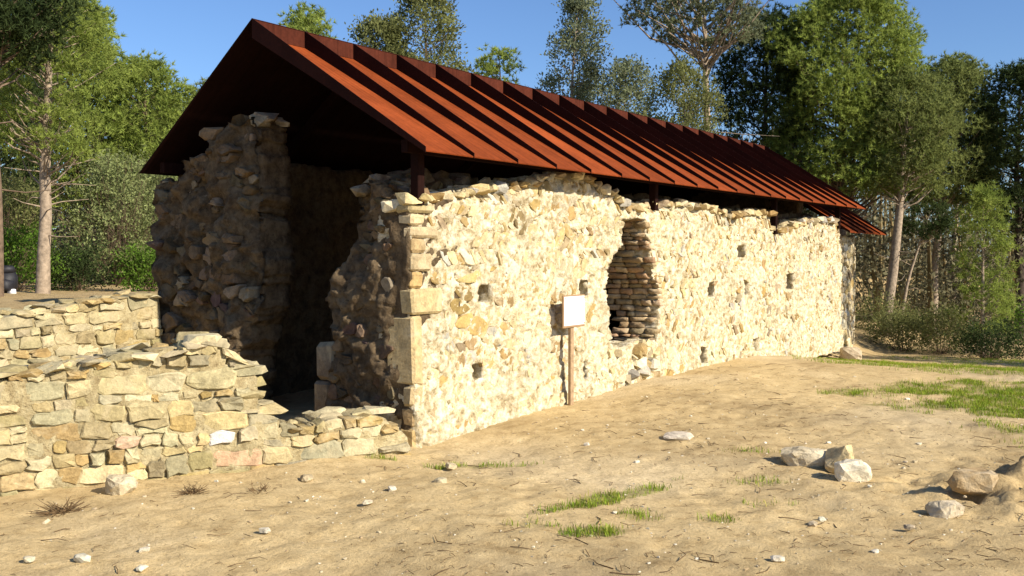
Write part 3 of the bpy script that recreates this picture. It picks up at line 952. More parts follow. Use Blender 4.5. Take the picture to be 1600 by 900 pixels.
for sv, zv in ((1.50, 0.50), (1.47, 0.62), (1.50, 0.72), (1.46, 0.82), (1.56, 0.89), (1.75, 1.06), (1.84, 1.10), (1.30, 0.46)):
    for dp in (0.12, 0.36):
        V, F = hull_rock(rng, 0.15, 0.17, 0.055, 16, 0.6)
        ca, sa = 0.9015, 0.433
        V = np.column_stack([V[:, 0] * ca + V[:, 1] * sa, -V[:, 0] * sa + V[:, 1] * ca, V[:, 2]])
        q = TA(np.array([[LA - sv - rng.uniform(-0.02, 0.03), zv, -dp]]))[0]
        piece("stone", V + q, F, M['stone'], wallA, False, pick(PAL_DRY, rng))
# back wall of the sunken room
topB = interp([(0, 0.9), (3.0, 1.08), (4.0, 1.16), (4.7, 1.25), (5.5, 1.33), (5.95, 1.34)])
wallB, TB = low_wall("low_stone_wall", "further low rubble wall behind, running into the shaded left pier", (-3.80, -6.0), (0, 1), 5.93, topB, 0.5, 83, (0.07, 0.16), (1.1, 3.0), 110, PAL_DRY)

# ------------------------------------------------------------------ rusted steel roof
roof = thing("shelter_roof", "long gabled rust-red steel shelter roof with raised fins above the ruin", "roof", (-1.85, 7.6, 2.3))
Y0, Y1, NB = -0.2, 15.45, 20
YS = [Y0] + list(np.linspace(Y0 + 0.76, Y1, NB))
ez = lambda y: 2.785 + 0.005 * min(y, 16)
rz = lambda y: 4.325 + 0.0068 * y
XE, XR, XL = 0.33, -2.03, -4.02
FH, FE = 0.19, 0.035
def prism(poly, d, mat, name, parent, tint=None):
    """poly (n,3) planar, thickened by vector d"""
    P = np.asarray(poly, float); n = len(P)
    V = np.vstack([P, P + np.array(d)])
    Fq = np.array([[i, (i + 1) % n, (i + 1) % n + n, i + n] for i in range(n)])
    if n == 4:
        F = [np.concatenate([Fq, [[0, 1, 2, 3]], [[7, 6, 5, 4]]])]
    else:
        F = [Fq, np.array([[0, 1, 2], [5, 4, 3]])]
    return piece(name, V, F, mat, parent, False)
nR = np.array([math.sin(0.53), 0, math.cos(0.53)]); nL = np.array([-math.sin(0.65), 0, math.cos(0.65)])
for k in range(NB):
    a, b = YS[k] + 0.001, YS[k + 1] - 0.001
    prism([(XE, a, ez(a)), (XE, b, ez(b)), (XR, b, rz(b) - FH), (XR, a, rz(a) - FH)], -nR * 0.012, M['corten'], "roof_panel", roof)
    prism([(XL, a, ez(a)), (XL, b, ez(b)), (XR - 0.004, b, rz(b)), (XR - 0.004, a, rz(a))], -nL * 0.012, M['corten_shade'], "roof_panel", roof)
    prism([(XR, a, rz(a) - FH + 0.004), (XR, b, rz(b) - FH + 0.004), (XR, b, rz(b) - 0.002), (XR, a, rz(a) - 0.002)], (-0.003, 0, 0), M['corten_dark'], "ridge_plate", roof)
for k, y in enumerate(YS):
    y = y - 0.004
    prism([(XE + 0.006, y, ez(y) - 0.02), (XE + 0.006, y, ez(y) + FE), (XR + 0.001, y, rz(y)), (XR + 0.001, y, rz(y) - FH - 0.02)], (0, 0.008, 0), M['corten_fin_shade'], "fin", roof)
# gable frame and eaves beams below the sheets
def beam(p, q, w, h, name, mat=M['corten_shade'], parent=roof):
    p, q = np.array(p, float), np.array(q, float)
    d = q - p; d /= np.linalg.norm(d)
    side = np.cross(d, (0, 0, 1.0)); side /= np.linalg.norm(side)
    up = np.cross(side, d)
    V = np.array([e + sx * side * w / 2 + sz * up * h / 2 for e in (p, q) for sx, sz in ((-1, -1), (1, -1), (1, 1), (-1, 1))])
    return piece(name, V, BOXF, mat, parent, False)
for y in (1.6, 5.35, 10.4, 14.5):
    beam((XE - 0.34, y, ez(y) + 0.10), (XR, y, rz(y) - FH - 0.10), 0.08, 0.10, "rafter")
    beam((XL + 0.06, y, ez(y) - 0.05), (XR, y, rz(y) - 0.14), 0.08, 0.12, "rafter")
beam((XE - 0.34, Y0 + 0.1, ez(0) + 0.07), (XE - 0.34, Y1 - 0.1, ez(16) + 0.07), 0.08, 0.12, "eaves_beam")
beam((XL + 0.30, Y0 + 0.1, ez(0) + 0.05), (XL + 0.30, Y1 - 0.1, ez(16) + 0.05), 0.08, 0.12, "eaves_beam")
for y in (0.12, 5.35, 10.4, 14.5):
    z0 = {0.12: 2.3, 5.35: 2.45, 10.4: 2.2, 14.5: 2.4}[y]
    V, F = bev_box((-0.06, y - 0.05, z0), (0.04, y + 0.05, ez(y) + 0.05), 0.006)
    piece("post", V + np.array([-0.02, 0, 0]), F, M['corten_shade'], roof, False)
    V, F = bev_box((XL + 0.22, y + 0.2, 2.2), (XL + 0.32, y + 0.30, ez(y) - 0.02), 0.006)
    piece("post", V, F, M['corten_shade'], roof, False)

low = thing("lower_roof", "smaller rust-red steel roof tucked under the far end of the long one", "roof", (-1.9, 17.2, 2.0))
YL = np.linspace(15.3, 18.7, 6)
xe, xr, xl, zed, zrd = 0.02, -2.03, -3.9, 2.34, 3.72
for k in range(5):
    a, b = YL[k] + 0.001, YL[k + 1] - 0.001
    prism([(xe, a, zed), (xe, b, zed), (xr, b, zrd - 0.15), (xr, a, zrd - 0.15)], -nR * 0.012, M['corten'], "roof_panel", low)
    prism([(xl, a, zed), (xl, b, zed), (xr - 0.004, b, zrd), (xr - 0.004, a, zrd)], -nL * 0.012, M['corten_shade'], "roof_panel", low)
    prism([(xr, a, zrd - 0.146), (xr, b, zrd - 0.146), (xr, b, zrd - 0.002), (xr, a, zrd - 0.002)], (-0.003, 0, 0), M['corten_dark'], "ridge_plate", low)
for y in YL - 0.004:
    prism([(xe + 0.006, y, zed - 0.02), (xe + 0.006, y, zed + 0.035), (xr, y, zrd), (xr, y, zrd - 0.17)], (0, 0.008, 0), M['corten_fin_shade'], "fin", low)
beam((-0.4, 15.4, 2.50), (-0.4, 18.6, 2.50), 0.08, 0.12, "eaves_beam", parent=low)

# ------------------------------------------------------------------ sign
sx, sy = 0.17, 2.78
sz = float(gz(sx, sy))
sign = thing("information_sign", "small blank white board on a brown post against the sunlit wall", "sign", (sx, sy, sz))
V, F = bev_box((sx - 0.055, sy - 0.036, sz - 0.2), (sx - 0.012, sy + 0.036, 1.26), 0.006)
piece("post", V, F, M['sign_post'], sign, False)
V, F = bev_box((sx - 0.015, sy - 0.245, 0.945), (sx + 0.006, sy + 0.265, 1.335), 0.006)
fr = piece("board_frame", V, F, M['sign_frame'], sign, False)
V, F = bev_box((sx + 0.004, sy - 0.228, 0.972), (sx + 0.012, sy + 0.248, 1.318), 0.003)
piece("board", V, F, M['sign_white'], sign, False)
for yy, zz in ((-0.21, 0.99), (0.23, 0.99), (-0.21, 1.30), (0.23, 1.30)):
    V, F = bev_box((sx + 0.010, sy + yy - 0.008, zz - 0.008), (sx + 0.016, sy + yy + 0.008, zz + 0.008), 0.002)
    piece("screw", V, F, M['sign_frame'], sign, False)

# ------------------------------------------------------------------ loose stones on the sand
def boulder(name, label, x, y, size, col, seed, rot=None, sink=0.25, cat="rock", group=None, sub=True):
    rng = random.Random(seed)
    V, F = hull_rock(rng, *size, n=34, sq=0.7)
    bm = bmesh.new()
    vs = [bm.verts.new(v) for v in V]
    for f in F: bm.faces.new([vs[i] for i in f])
    if sub:
        bmesh.ops.subdivide_edges(bm, edges=bm.edges[:], cuts=2, use_grid_fill=True, smooth=0.12)
        bmesh.ops.triangulate(bm, faces=bm.faces[:])
    bm.verts.index_update()
    V = np.array([v.co for v in bm.verts]); F = np.array([[v.index for v in f.verts] for f in bm.faces]); bm.free()
    s = min(size)
    V = V + 0.11 * s * np.column_stack([fbm(V[:, 0] / s * 1.6, V[:, 1] / s * 1.6, V[:, 2] / s * 1.6, seed + k, 3, 0.6) for k in (1, 2, 3)])
    a = rng.uniform(0, 6.28) if rot is None else rot
    c, si = math.cos(a), math.sin(a)
    V = np.column_stack([V[:, 0] * c - V[:, 1] * si, V[:, 0] * si + V[:, 1] * c, V[:, 2]])
    z = float(gz(x, y)) + size[2] * (1 - sink)
    me = mesh_data(name, V, F, M['pebble'], False, np.array(col))
    o = add(name, me, None, (x, y, z))
    return tag(o, label, cat, group)

boulder("rock", "long flat-topped cream rock with a shaded left end on the sand", 3.50, 1.12, (0.26, 0.135, 0.105), (0.58, 0.48, 0.31), 101, 0.35, 0.45)
boulder("rock", "small upright ochre rock wedged between the long rock and the white one", 3.80, 1.08, (0.13, 0.12, 0.14), (0.60, 0.46, 0.24), 102, 0.2, 0.3)
boulder("rock", "rounded whitish rock at the right end of the rock row", 3.97, 0.80, (0.165, 0.13, 0.11), (0.70, 0.62, 0.45), 103, 0.5, 0.42)
boulder("rock", "brown angular rock embedded in the edge of the earth heap", 4.88, 0.72, (0.20, 0.14, 0.11), (0.40, 0.28, 0.14), 104, 0.5, 0.55)
boulder("rock", "broken grey and white rock lying before the earth heap", 4.80, 0.14, (0.135, 0.105, 0.08), (0.52, 0.43, 0.29), 105, 0.7, 0.45)
boulder("rock", "dark brown clod of rock on top of the earth heap", 5.30, 1.15, (0.17, 0.15, 0.10), (0.33, 0.23, 0.11), 106, 0.1, 0.6)
boulder("rock", "round pale stone half sunk at the foot of the near low wall", -0.53, -2.83, (0.12, 0.11, 0.09), (0.55, 0.46, 0.30), 107, 0.0, 0.4)
boulder("rock", "rounded tan rock at the far foot of the building's side wall", 0.42, 14.0, (0.24, 0.30, 0.17), (0.44, 0.35, 0.23), 108, 0.3, 0.3)
boulder("rock", "low white rock against the far end of the side wall", 0.28, 14.55, (0.16, 0.2, 0.14), (0.62, 0.58, 0.50), 109, 0.3, 0.3)
boulder("rock", "flat pale stone flush with the sand in the middle of the slope", 2.18, 1.37, (0.16, 0.13, 0.04), (0.55, 0.47, 0.36), 110, 0.3, 0.4)
peb = [("white egg-shaped pebble alone on the sand left of the middle", 1.27, -3.0, 0.055, (0.75, 0.72, 0.64)), ("long white stone chip nearest the lower left corner", 0.77, -3.96, 0.075, (0.70, 0.68, 0.58)),
       ("pale rounded chip beside the long white chip", 0.93, -3.65, 0.05, (0.72, 0.69, 0.60)), ("white chip with a dark shaded side below the low ledge", 1.17, -1.64, 0.06, (0.68, 0.64, 0.55)),
       ("whitish chip just left of the dark-sided chip below the ledge", 1.32, -2.08, 0.055, (0.66, 0.60, 0.48)), ("white chip at the lower edge right of the middle", 4.24, -1.78, 0.055, (0.74, 0.70, 0.62)),
       ("small pale chip among thin grass right of the middle", 4.14, -0.78, 0.05, (0.60, 0.52, 0.40)), ("pale chip with dark shade before the broken rock", 4.69, -0.5, 0.05, (0.55, 0.48, 0.38)),
       ("cream angular stone near the wall corner", 1.32, -1.22, 0.075, (0.60, 0.54, 0.40)), ("flat cream stone before the low ledge", 0.36, -1.75, 0.09, (0.54, 0.46, 0.32)),
       ("white chip lowest at the left of the picture", 1.21, -3.86, 0.05, (0.72, 0.70, 0.60)), ("cream chip at the far lower left edge", 0.53, -4.15, 0.05, (0.66, 0.62, 0.50)), ("cream stone on the grass tuft by the wall corner", 0.95, -0.62, 0.08, (0.62, 0.55, 0.40))]
for k, (lab, x, y, s, c) in enumerate(peb):
    boulder("pebble", lab, x, y, (s * 0.78, s * 0.58, s * 0.36), np.array(c) * np.array([0.86, 0.80, 0.68]), 300 + k, None, 0.3, "stone", "loose pale stones on the sand", False)

# ------------------------------------------------------------------ dry weeds
def weed(label, x, y, r, n, seed):
    rng = random.Random(seed)
    z = float(gz(x, y))
    a = Acc()
    for k in range(n):
        an = rng.uniform(0, 6.28); l = r * rng.uniform(0.5, 1.1)
        el = rng.uniform(0.05, 0.9)
        d = np.array([math.cos(an) * math.cos(el), math.sin(an) * math.cos(el), math.sin(el) * 0.6])
        p = np.array([x + rng.gauss(0, r * 0.25), y + rng.gauss(0, r * 0.25), z - 0.01])
        b = np.array([rng.gauss(0, 1), rng.gauss(0, 1), rng.gauss(0, 0.6)]) * l * 0.22
        P = [p, p + d * l * 0.5 + b * 0.5, p + d * l + b]
        a.add(*tube(P, [0.0035, 0.003, 0.0015], 3))
    o = a.obj("dry_weed", M['twig'], None, True, (x, y, z))
    tag(o, label, "weed", "dry weeds before the near low wall")
weed("matted brown dry weed tuft, leftmost below the low wall", -0.33, -3.42, 0.15, 170, 1)
weed("flattened brown dry weed close under the low wall's foot", -0.03, -2.55, 0.12, 90, 2)
weed("thin brown dry weed nearest the low ledge", 0.38, -2.25, 0.14, 90, 3)

# dark rucksack-like bundle far left
bx, by = -9.25, 1.0
b0 = float(gz(bx, by))
bundle = thing("black_bundle", "black bundle on the ground at the left edge among the bushes", "bundle", (bx, by, b0))
rng = random.Random(6)
for nm, size, off, m in (("body", (0.20, 0.17, 0.22), (0, 0, 0.2), 'black_cloth'), ("flap", (0.15, 0.14, 0.08), (0.03, -0.02, 0.38), 'black_cloth'), ("pocket", (0.08, 0.12, 0.10), (0.17, -0.06, 0.14), 'black_cloth')):
    V, F = hull_rock(rng, *size, n=40, sq=0.7)
    piece(nm, V + np.array([bx, by, b0]) + np.array(off), F, M[m], bundle, True)
V, F = hull_rock(rng, 0.07, 0.06, 0.05, n=20)
piece("tag_patch", V + np.array([bx + 0.2, by, b0 + 0.04]), F, M['sign_white'], bundle, True)

# ------------------------------------------------------------------ ground litter (uncountable)
rng = random.Random(8)
rs = np.random.default_rng(8)
def zone(n):
    x = rs.uniform(-1.0, 7.0, n); y = rs.uniform(-4.6, 8.0, n)
    d = np.hypot(x - CAM[0], y - CAM[1])
    keep = (d > 2.5) & (rs.random(n) < np.clip(6.0 / d, 0, 1)) & ((x > 0.4) | ((y < -1.2) & (x > -0.5 + (y + 2.2) * 0.48 + 0.15) & (y > -4.6)))
    return x[keep], y[keep]
a = Acc()
X, Y = zone(6500)
den = fbm(X * 0.8, Y * 0.8, 0, 61, 4)
K = rs.random(len(X)) < 0.25 + 0.9 * np.clip(den + 0.2, 0, 1)
X, Y = X[K], Y[K]
Zg = gz(X, Y) + 0.014 * fbm(X * 2.2, Y * 2.2, 0, 41, 3) + 0.008 * fbm(X * 8, Y * 8, 0, 42, 3, 0.6) - 0.014 * sstep(0.30, 0.62, vnoise(X * 4.2, Y * 4.2, 0, 55))
for x, y, z in zip(X, Y, Zg):
    l = rng.choice([0.02, 0.03, 0.03, 0.04, 0.05, 0.06, 0.08, 0.15]) * rng.uniform(0.7, 1.4)
    an = rng.uniform(0, 3.14)
    d = np.array([math.cos(an), math.sin(an), 0])
    e = np.array([-d[1], d[0], 0]) * l * rng.gauss(0, 0.18)
    p = np.array([x, y, z + 0.004])
    r = 0.0016 + 0.012 * l * rng.uniform(0.5, 1.3)
    a.add(*tube([p, p + d * l * 0.5 + e + np.array([0, 0, rng.uniform(0, 0.012)]), p + d * l + np.array([0, 0, rng.uniform(-0.004, 0.008)])], [r, r * 0.9, r * 0.5], 3))
o = a.obj("twig_litter", M['twig'], None)
tag(o, "scattered dry twigs and pine needles over the sand", "litter", kind="stuff")
a = Acc()
X, Y = zone(2000)
Zg = gz(X, Y) + 0.014 * fbm(X * 2.2, Y * 2.2, 0, 41, 3) + 0.008 * fbm(X * 8, Y * 8, 0, 42, 3, 0.6) - 0.014 * sstep(0.30, 0.62, vnoise(X * 4.2, Y * 4.2, 0, 55))
for x, y, z in zip(X, Y, Zg):
    s = 0.006 * (1 + rng.paretovariate(2.2)) * 0.55
    s = min(s, 0.03)
    V, F = rock_inst(rng, (s * 1.2, s, s * 0.7))
    a.add(V + np.array([x, y, z + s * 0.2]), F, pick([(0.58, 0.50, 0.35), (0.5, 0.41, 0.26), (0.40, 0.30, 0.17), (0.62, 0.56, 0.42)], rng))
o = a.obj("gravel", M['pebble'], None, False)
tag(o, "fine pale gravel strewn over the sand", "gravel", kind="stuff")

# grass blades
def blades(X, Y, Z, hmin, hmax, w, rs, lean=0.6, per=1):
    n = len(X)
    an = rs.uniform(0, 2 * math.pi, n); h = rs.uniform(hmin, hmax, n)
    ln = h * rs.uniform(0.1, lean, n)
    dx, dy = np.cos(an), np.sin(an)
    sx_, sy_ = -dy * w / 2, dx * w / 2
    b0 = np.stack([X - sx_, Y - sy_, Z - 0.01], -1); b1 = np.stack([X + sx_, Y + sy_, Z - 0.01], -1)
    m0 = np.stack([X - sx_ * .8 + dx * ln * 0.35, Y - sy_ * .8 + dy * ln * 0.35, Z + h * 0.6], -1)
    m1 = np.stack([X + sx_ * .8 + dx * ln * 0.35, Y + sy_ * .8 + dy * ln * 0.35, Z + h * 0.6], -1)
    t = np.stack([X + dx * ln, Y + dy * ln, Z + h], -1)
    V = np.stack([b0, b1, m1, m0, t], 1).reshape(-1, 3)
    i = np.arange(n)[:, None] * 5
    Fq = np.hstack([i, i + 1, i + 2, i + 3]); Ft = np.hstack([i + 3, i + 2, i + 4])
    return V, [Fq, Ft]
XS_, YS_ = [], []
for cx, cy, rx, ry, an_, dn in GRASS:
    dist = math.hypot(cx - CAM[0], cy - CAM[1])
    n = int(math.pi * rx * ry * 1.7 * 11000 * min(1, (5.5 / dist) ** 1.35))
    q = np.sqrt(rs.random(n)) * 1.3; th = rs.uniform(0, 2 * math.pi, n)
    uu, vv = q * np.cos(th) * rx, q * np.sin(th) * ry
    XS_.append(cx + uu * math.cos(an_) - vv * math.sin(an_)); YS_.append(cy + uu * math.sin(an_) + vv * math.cos(an_))
X, Y = np.concatenate(XS_), np.concatenate(YS_)
d = np.hypot(X - CAM[0], Y - CAM[1])
w = grass_cover(X, Y)
patch = 0.15 + 0.85 * sstep(-0.55, 0.35, fbm(X * 6, Y * 6, 0, 88, 3))
K = (rs.random(len(X)) < w * patch * 0.9) & (X > 0.12)
X, Y, d = X[K], Y[K], d[K]
Z = gz(X, Y) + 0.014 * fbm(X * 2.2, Y * 2.2, 0, 41, 3)
a = Acc()
V, F = blades(X, Y, Z, 0.012, 0.055, 0.005, rs, 1.2)
gt = np.clip(rs.normal(0.95, 0.25, (len(X), 1)), 0.3, 1.7) * np.ones((1, 3))
dry = rs.random(len(X)) < 0.22
gt[dry] *= np.array([1.45, 1.0, 1.6])
a.add(V, F, np.repeat(gt, 5, 0))
o = a.obj("grass", M['grass'], None)
tag(o, "short green grass in thin patches on the sand", "grass", kind="stuff")

# ------------------------------------------------------------------ trees
def needles(C, D, n, ln, w, rs, spread=0.9, tintvar=0.2):
    """tufts at C (k,3) with heading D (k,3): n thin blades each"""
    k = len(C)
    c = np.repeat(C, n, 0); d = np.repeat(D, n, 0)
    v = d + spread * rs.normal(0, 1, (k * n, 3))
    v /= np.linalg.norm(v, axis=1)[:, None] + 1e-9
    L = ln * rs.uniform(0.6, 1.2, (k * n, 1))
    r = rs.normal(0, 1, (k * n, 3))
    s = np.cross(v, r); s /= np.linalg.norm(s, axis=1)[:, None] + 1e-9
    V = np.stack([c - s * w / 2, c + s * w / 2, c + v * L], 1).reshape(-1, 3)
    F = np.arange(k * n * 3).reshape(-1, 3)
    t = np.repeat(np.repeat(np.clip(rs.normal(1, tintvar, (k, 1)), 0.45, 1.7), n, 0), 3, 0) * np.ones((1, 3))
    return V, F, t

def leaves(C, D, n, ln, rs, spread=1.2, rad=0.1, tintvar=0.25):
    k = len(C)
    c = np.repeat(C, n, 0) + rs.normal(0, rad, (k * n, 3)); d = np.repeat(D, n, 0)
    v = d + spread * rs.normal(0, 1, (k * n, 3)); v /= np.linalg.norm(v, axis=1)[:, None] + 1e-9
    s = np.cross(v, rs.normal(0, 1, (k * n, 3))); s /= np.linalg.norm(s, axis=1)[:, None] + 1e-9
    L = ln * rs.uniform(0.6, 1.3, (k * n, 1))
    V = np.stack([c, c + v * L * .5 + s * L * .25, c + v * L, c + v * L * .5 - s * L * .25], 1).reshape(-1, 3)
    F = np.arange(k * n * 4).reshape(-1, 4)
    t = np.repeat(np.repeat(np.clip(rs.normal(1, tintvar, (k, 1)), 0.4, 1.7), n, 0), 4, 0) * np.ones((1, 3))
    return V, F, t

def envelope(style, s):
    if style == 'cone': return np.clip((1 - s) ** 0.75 * (0.45 + 0.55 * np.clip(s / 0.12, 0, 1)), 0.05, 1)
    if style == 'umbrella': return np.clip(np.sqrt(np.clip(1 - (2 * s - 1.0) ** 2, 0, 1)), 0.1, 1)
    if style == 'column': return 0.7 * np.clip(np.sqrt(np.clip(1 - (2 * s - 1) ** 4, 0, 1)), 0.15, 1)
    return np.clip(np.sqrt(np.clip(1 - np.abs(2 * s - 0.85) ** 2.3 / 1.4, 0, 1)), 0.12, 1)

def tree(name, label, cat, x, y, H, cb, cr, style, mat, bark, seed, nclump=110, tufts=13, blades_n=12, ln=0.17, w=0.022, crad=0.27, r0=0.09, lean=(0, 0), leafy=False, bare=5, shell=0.35, group=None, limb_r=0.018):
    rs = np.random.default_rng(seed); rng = random.Random(seed)
    z0 = float(gz(x, y))
    base = np.array([x, y, z0])
    root = thing(name, label, cat, base, group)
    # trunk line
    ts = np.linspace(0, 1, 9)
    wob = np.stack([np.cumsum(rs.normal(0, 0.02, 9)) * H * 0.25, np.cumsum(rs.normal(0, 0.02, 9)) * H * 0.25, np.zeros(9)], -1)
    wob -= wob[0]
    line = np.stack([lean[0] * ts ** 1.2, lean[1] * ts ** 1.2, ts * H * 0.97], -1) + wob
    trunk_at = lambda h: np.array([np.interp(h, line[:, 2], line[:, 0]), np.interp(h, line[:, 2], line[:, 1]), h])
    at = Acc()
    P = line.copy(); P[0, 2] -= 0.25
    at.add(*tube(P, r0 * np.array([1.25, 1.0, 0.92, 0.84, 0.72, 0.58, 0.42, 0.26, 0.10]), 8))
    C, D = [], []
    lob = [(rng.uniform(0, 6.28), rng.uniform(0.1, 0.95)) for _ in range(7)]
    for k in range(nclump):
        s = rng.random() ** 0.9
        an = rng.uniform(0, 2 * math.pi)
        m = max(0.55, 0.78 + 0.35 * float(vnoise(math.cos(an) * 1.6 + 5, math.sin(an) * 1.6 + 5, s * 4.0, seed)))
        rr = cr * float(envelope(style, np.array(s))) * m * math.sqrt(rng.uniform(shell, 1.0))
        h = cb + s * (H - cb)
        ax = trunk_at(h)
        c = ax + np.array([math.cos(an) * rr, math.sin(an) * rr, 0])
        hb = max(cb * 0.75, h - rr * rng.uniform(0.35, 0.9) - 0.1)
        q = trunk_at(hb)
        mid = q + (c - q) * 0.55 + np.array([0, 0, -0.10 * rr]) + rs.normal(0, 0.05, 3) * rr
        if k % 2 == 0 or leafy:
            lr = limb_r * (0.5 + rr * 0.5) * (0.6 + 0.8 * (1 - s))
            at.add(*tube([q, q + (mid - q) * 0.5 + rs.normal(0, .03, 3) * rr, mid, c], [lr, lr * .85, lr * .65, lr * .25], 4))
        out = (c - q); out /= np.linalg.norm(out) + 1e-9
        for t in range(int(tufts * 1.25) if not leafy else tufts):
            off = rs.normal(0, 1, 3); off *= rng.random() ** 0.45 / (np.linalg.norm(off) + 1e-9); off = off * np.array([crad, crad, crad * 0.65]) * 1.25
            C.append(c + off)
            dd = 0.6 * out + np.array([0, 0, 0.65]) + 0.5 * off / crad
            D.append(dd / (np.linalg.norm(dd) + 1e-9))
    for k in range(bare):                                   # dead lower branches
        h = rng.uniform(0.35 * cb, cb * 1.15); an = rng.uniform(0, 6.28)
        q = trunk_at(h); l = cr * rng.uniform(0.3, 0.85)
        d = np.array([math.cos(an), math.sin(an), rng.uniform(-0.1, 0.45)])
        at.add(*tube([q, q + d * l * 0.5 + rs.normal(0, 0.04, 3), q + d * l + rs.normal(0, 0.06, 3)], [0.014, 0.009, 0.004], 4))
    o1 = add("trunk", at.data("trunk", bark, True), root, base)
    C, D = np.array(C), np.array(D)
    if leafy: V, F, t = leaves(C, D, blades_n, ln, rs)
    else: V, F, t = needles(C, D, blades_n, ln * 0.74, w * 1.05, rs, 1.0)
    o2 = add("crown", mesh_data("crown", V, F, mat, False, t), root, base)
    return root

B, MD, DK = M['pine_bright'], M['pine_mid'], M['pine_dark']
# left of the building
tree("pine_tree", "slender young pine with a pale straight trunk left of the building", "tree", -9.66, 1.85, 5.5, 2.35, 1.15, 'round', B, M['bark_pale'], 1, 190, 12, 13, 0.15, 0.016, 0.25, 0.105, (0.2, 0.16), bare=14)
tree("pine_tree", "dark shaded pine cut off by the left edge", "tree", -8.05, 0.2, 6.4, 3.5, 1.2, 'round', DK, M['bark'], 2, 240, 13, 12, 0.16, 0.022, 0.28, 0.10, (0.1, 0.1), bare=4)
tree("pine_tree", "tall bright pine right behind the slender pale-trunked one", "tree", -16.2, 6.6, 6.9, 1.7, 1.7, 'round', B, M['bark'], 3, 260, 15, 11, 0.2, 0.028, 0.36, 0.1, (0.1, 0), bare=6)
tree("pine_tree", "rounded green pine half way down the slope of treetops at left", "tree", -15.6, 7.9, 5.6, 1.2, 1.5, 'round', B, M['bark'], 4, 240, 15, 11, 0.2, 0.028, 0.34, 0.09, (0.1, 0.1), bare=6)
tree("pine_tree", "lower green pine next to the sky gap left of the roof", "tree", -17.4, 9.6, 5.3, 0.8, 1.45, 'round', MD, M['bark'], 5, 240, 15, 11, 0.2, 0.03, 0.34, 0.09, (0, 0.1), bare=6)
tree("pine_tree", "tall greyish pine furthest back at the top left", "tree", -22.1, 9.2, 8.2, 2.5, 2.2, 'round', MD, M['bark'], 6, 170, 13, 11, 0.24, 0.035, 0.38, 0.11, (0.1, 0), bare=6)
tree("pine_tree", "green pine showing just beside the roof's left slope", "tree", -19.2, 13.0, 6.4, 1.2, 1.6, 'round', MD, M['bark'], 7, 170, 13, 11, 0.22, 0.032, 0.33, 0.1, (0.1, 0), bare=6)
tree("pine_tree", "small dark pine in the dip between the left treetops and the roof", "tree", -21.6, 13.2, 5.2, 1.0, 1.5, 'round', MD, M['bark'], 8, 130, 13, 11, 0.22, 0.034, 0.33, 0.1, bare=6)
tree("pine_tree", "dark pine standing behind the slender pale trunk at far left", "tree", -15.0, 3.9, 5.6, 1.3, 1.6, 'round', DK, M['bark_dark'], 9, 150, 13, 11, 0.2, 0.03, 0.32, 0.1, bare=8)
# behind the roof
tree("pine_tree", "bright pine top peeping over the front of the ridge", "tree", -12.9, 11.3, 7.2, 3.0, 1.35, 'round', B, M['bark'], 10, 150, 13, 12, 0.2, 0.028, 0.28, 0.1, bare=3)
tree("oak_tree", "olive-green broadleaf crown with two humps, its left hump, above the ridge", "tree", -14.3, 15.2, 8.1, 3.2, 1.55, 'round', M['leaf_olive'], M['bark'], 11, 150, 10, 12, 0.11, leafy=True, crad=0.3, r0=0.12, bare=3)
tree("oak_tree", "olive-green broadleaf crown, taller right hump above the ridge", "tree", -13.2, 16.3, 9.1, 3.4, 1.75, 'round', M['leaf_olive'], M['bark'], 12, 170, 10, 12, 0.11, leafy=True, crad=0.3, r0=0.12, bare=3)
tree("pine_tree", "small bright pine tip above the middle of the ridge", "tree", -9.95, 15.7, 6.75, 2.5, 1.1, 'round', B, M['bark'], 13, 90, 10, 12, 0.2, 0.03, 0.24, 0.09, bare=2)
tree("oak_tree", "grey-green airy tree left of the spreading umbrella pine", "tree", -9.4, 18.5, 8.7, 3.4, 1.35, 'column', M['leaf_grey'], M['bark_pale'], 14, 120, 10, 12, 0.10, leafy=True, crad=0.3, r0=0.09, lean=(0.3, 0.2), bare=4)
tree("oak_tree", "low grey-green airy crown trailing right of the grey-green tree", "tree", -8.9, 21.3, 7.2, 3.0, 1.5, 'round', M['leaf_grey'], M['bark_pale'], 15, 100, 10, 12, 0.11, leafy=True, crad=0.32, r0=0.09, bare=4)
tree("umbrella_pine", "wide umbrella pine with pale forking limbs above the roof's far half", "tree", -4.3, 17.2, 9.4, 6.6, 2.9, 'umbrella', M['leaf_grey'], M['bark_pale'], 16, 170, 13, 14, 0.17, 0.03, 0.3, 0.14, (-0.4, 0.1), bare=3, shell=0.12, limb_r=0.022)
tree("oak_tree", "dull olive scrubby tree below the umbrella pine behind the ridge", "tree", -4.3, 16.2, 5.9, 2.2, 1.15, 'round', M['leaf_olive'], M['bark_pale'], 17, 110, 10, 12, 0.085, leafy=True, crad=0.24, r0=0.06, bare=6)
tree("pine_tree", "dark dense pine between the umbrella pine and the big bright pine", "tree", -4.4, 21.9, 8.3, 2.2, 1.9, 'round', DK, M['bark_dark'], 18, 300, 15, 12, 0.2, 0.03, 0.36, 0.12, bare=6)
tree("pine_tree", "big bright green pine with the fullest crown at right", "tree", -2.15, 22.2, 9.9, 4.0, 2.75, 'round', B, M['bark'], 19, 560, 20, 12, 0.19, 0.028, 0.42, 0.14, (0.1, 0.1), bare=8)
tree("pine_tree", "green pine with a bare leaning trunk beside the building's far end", "tree", -0.75, 21.9, 7.4, 4.2, 1.6, 'round', MD, M['bark_pale'], 20, 230, 15, 12, 0.19, 0.028, 0.34, 0.15, (0.5, 0.45), bare=9)
tree("pine_tree", "tall grey-green pine behind with a straight bare trunk at right", "tree", -0.3, 25.9, 8.6, 4.1, 1.8, 'round', MD, M['bark_pale'], 21, 280, 16, 12, 0.2, 0.03, 0.38, 0.13, (0.45, 0.3), bare=12)
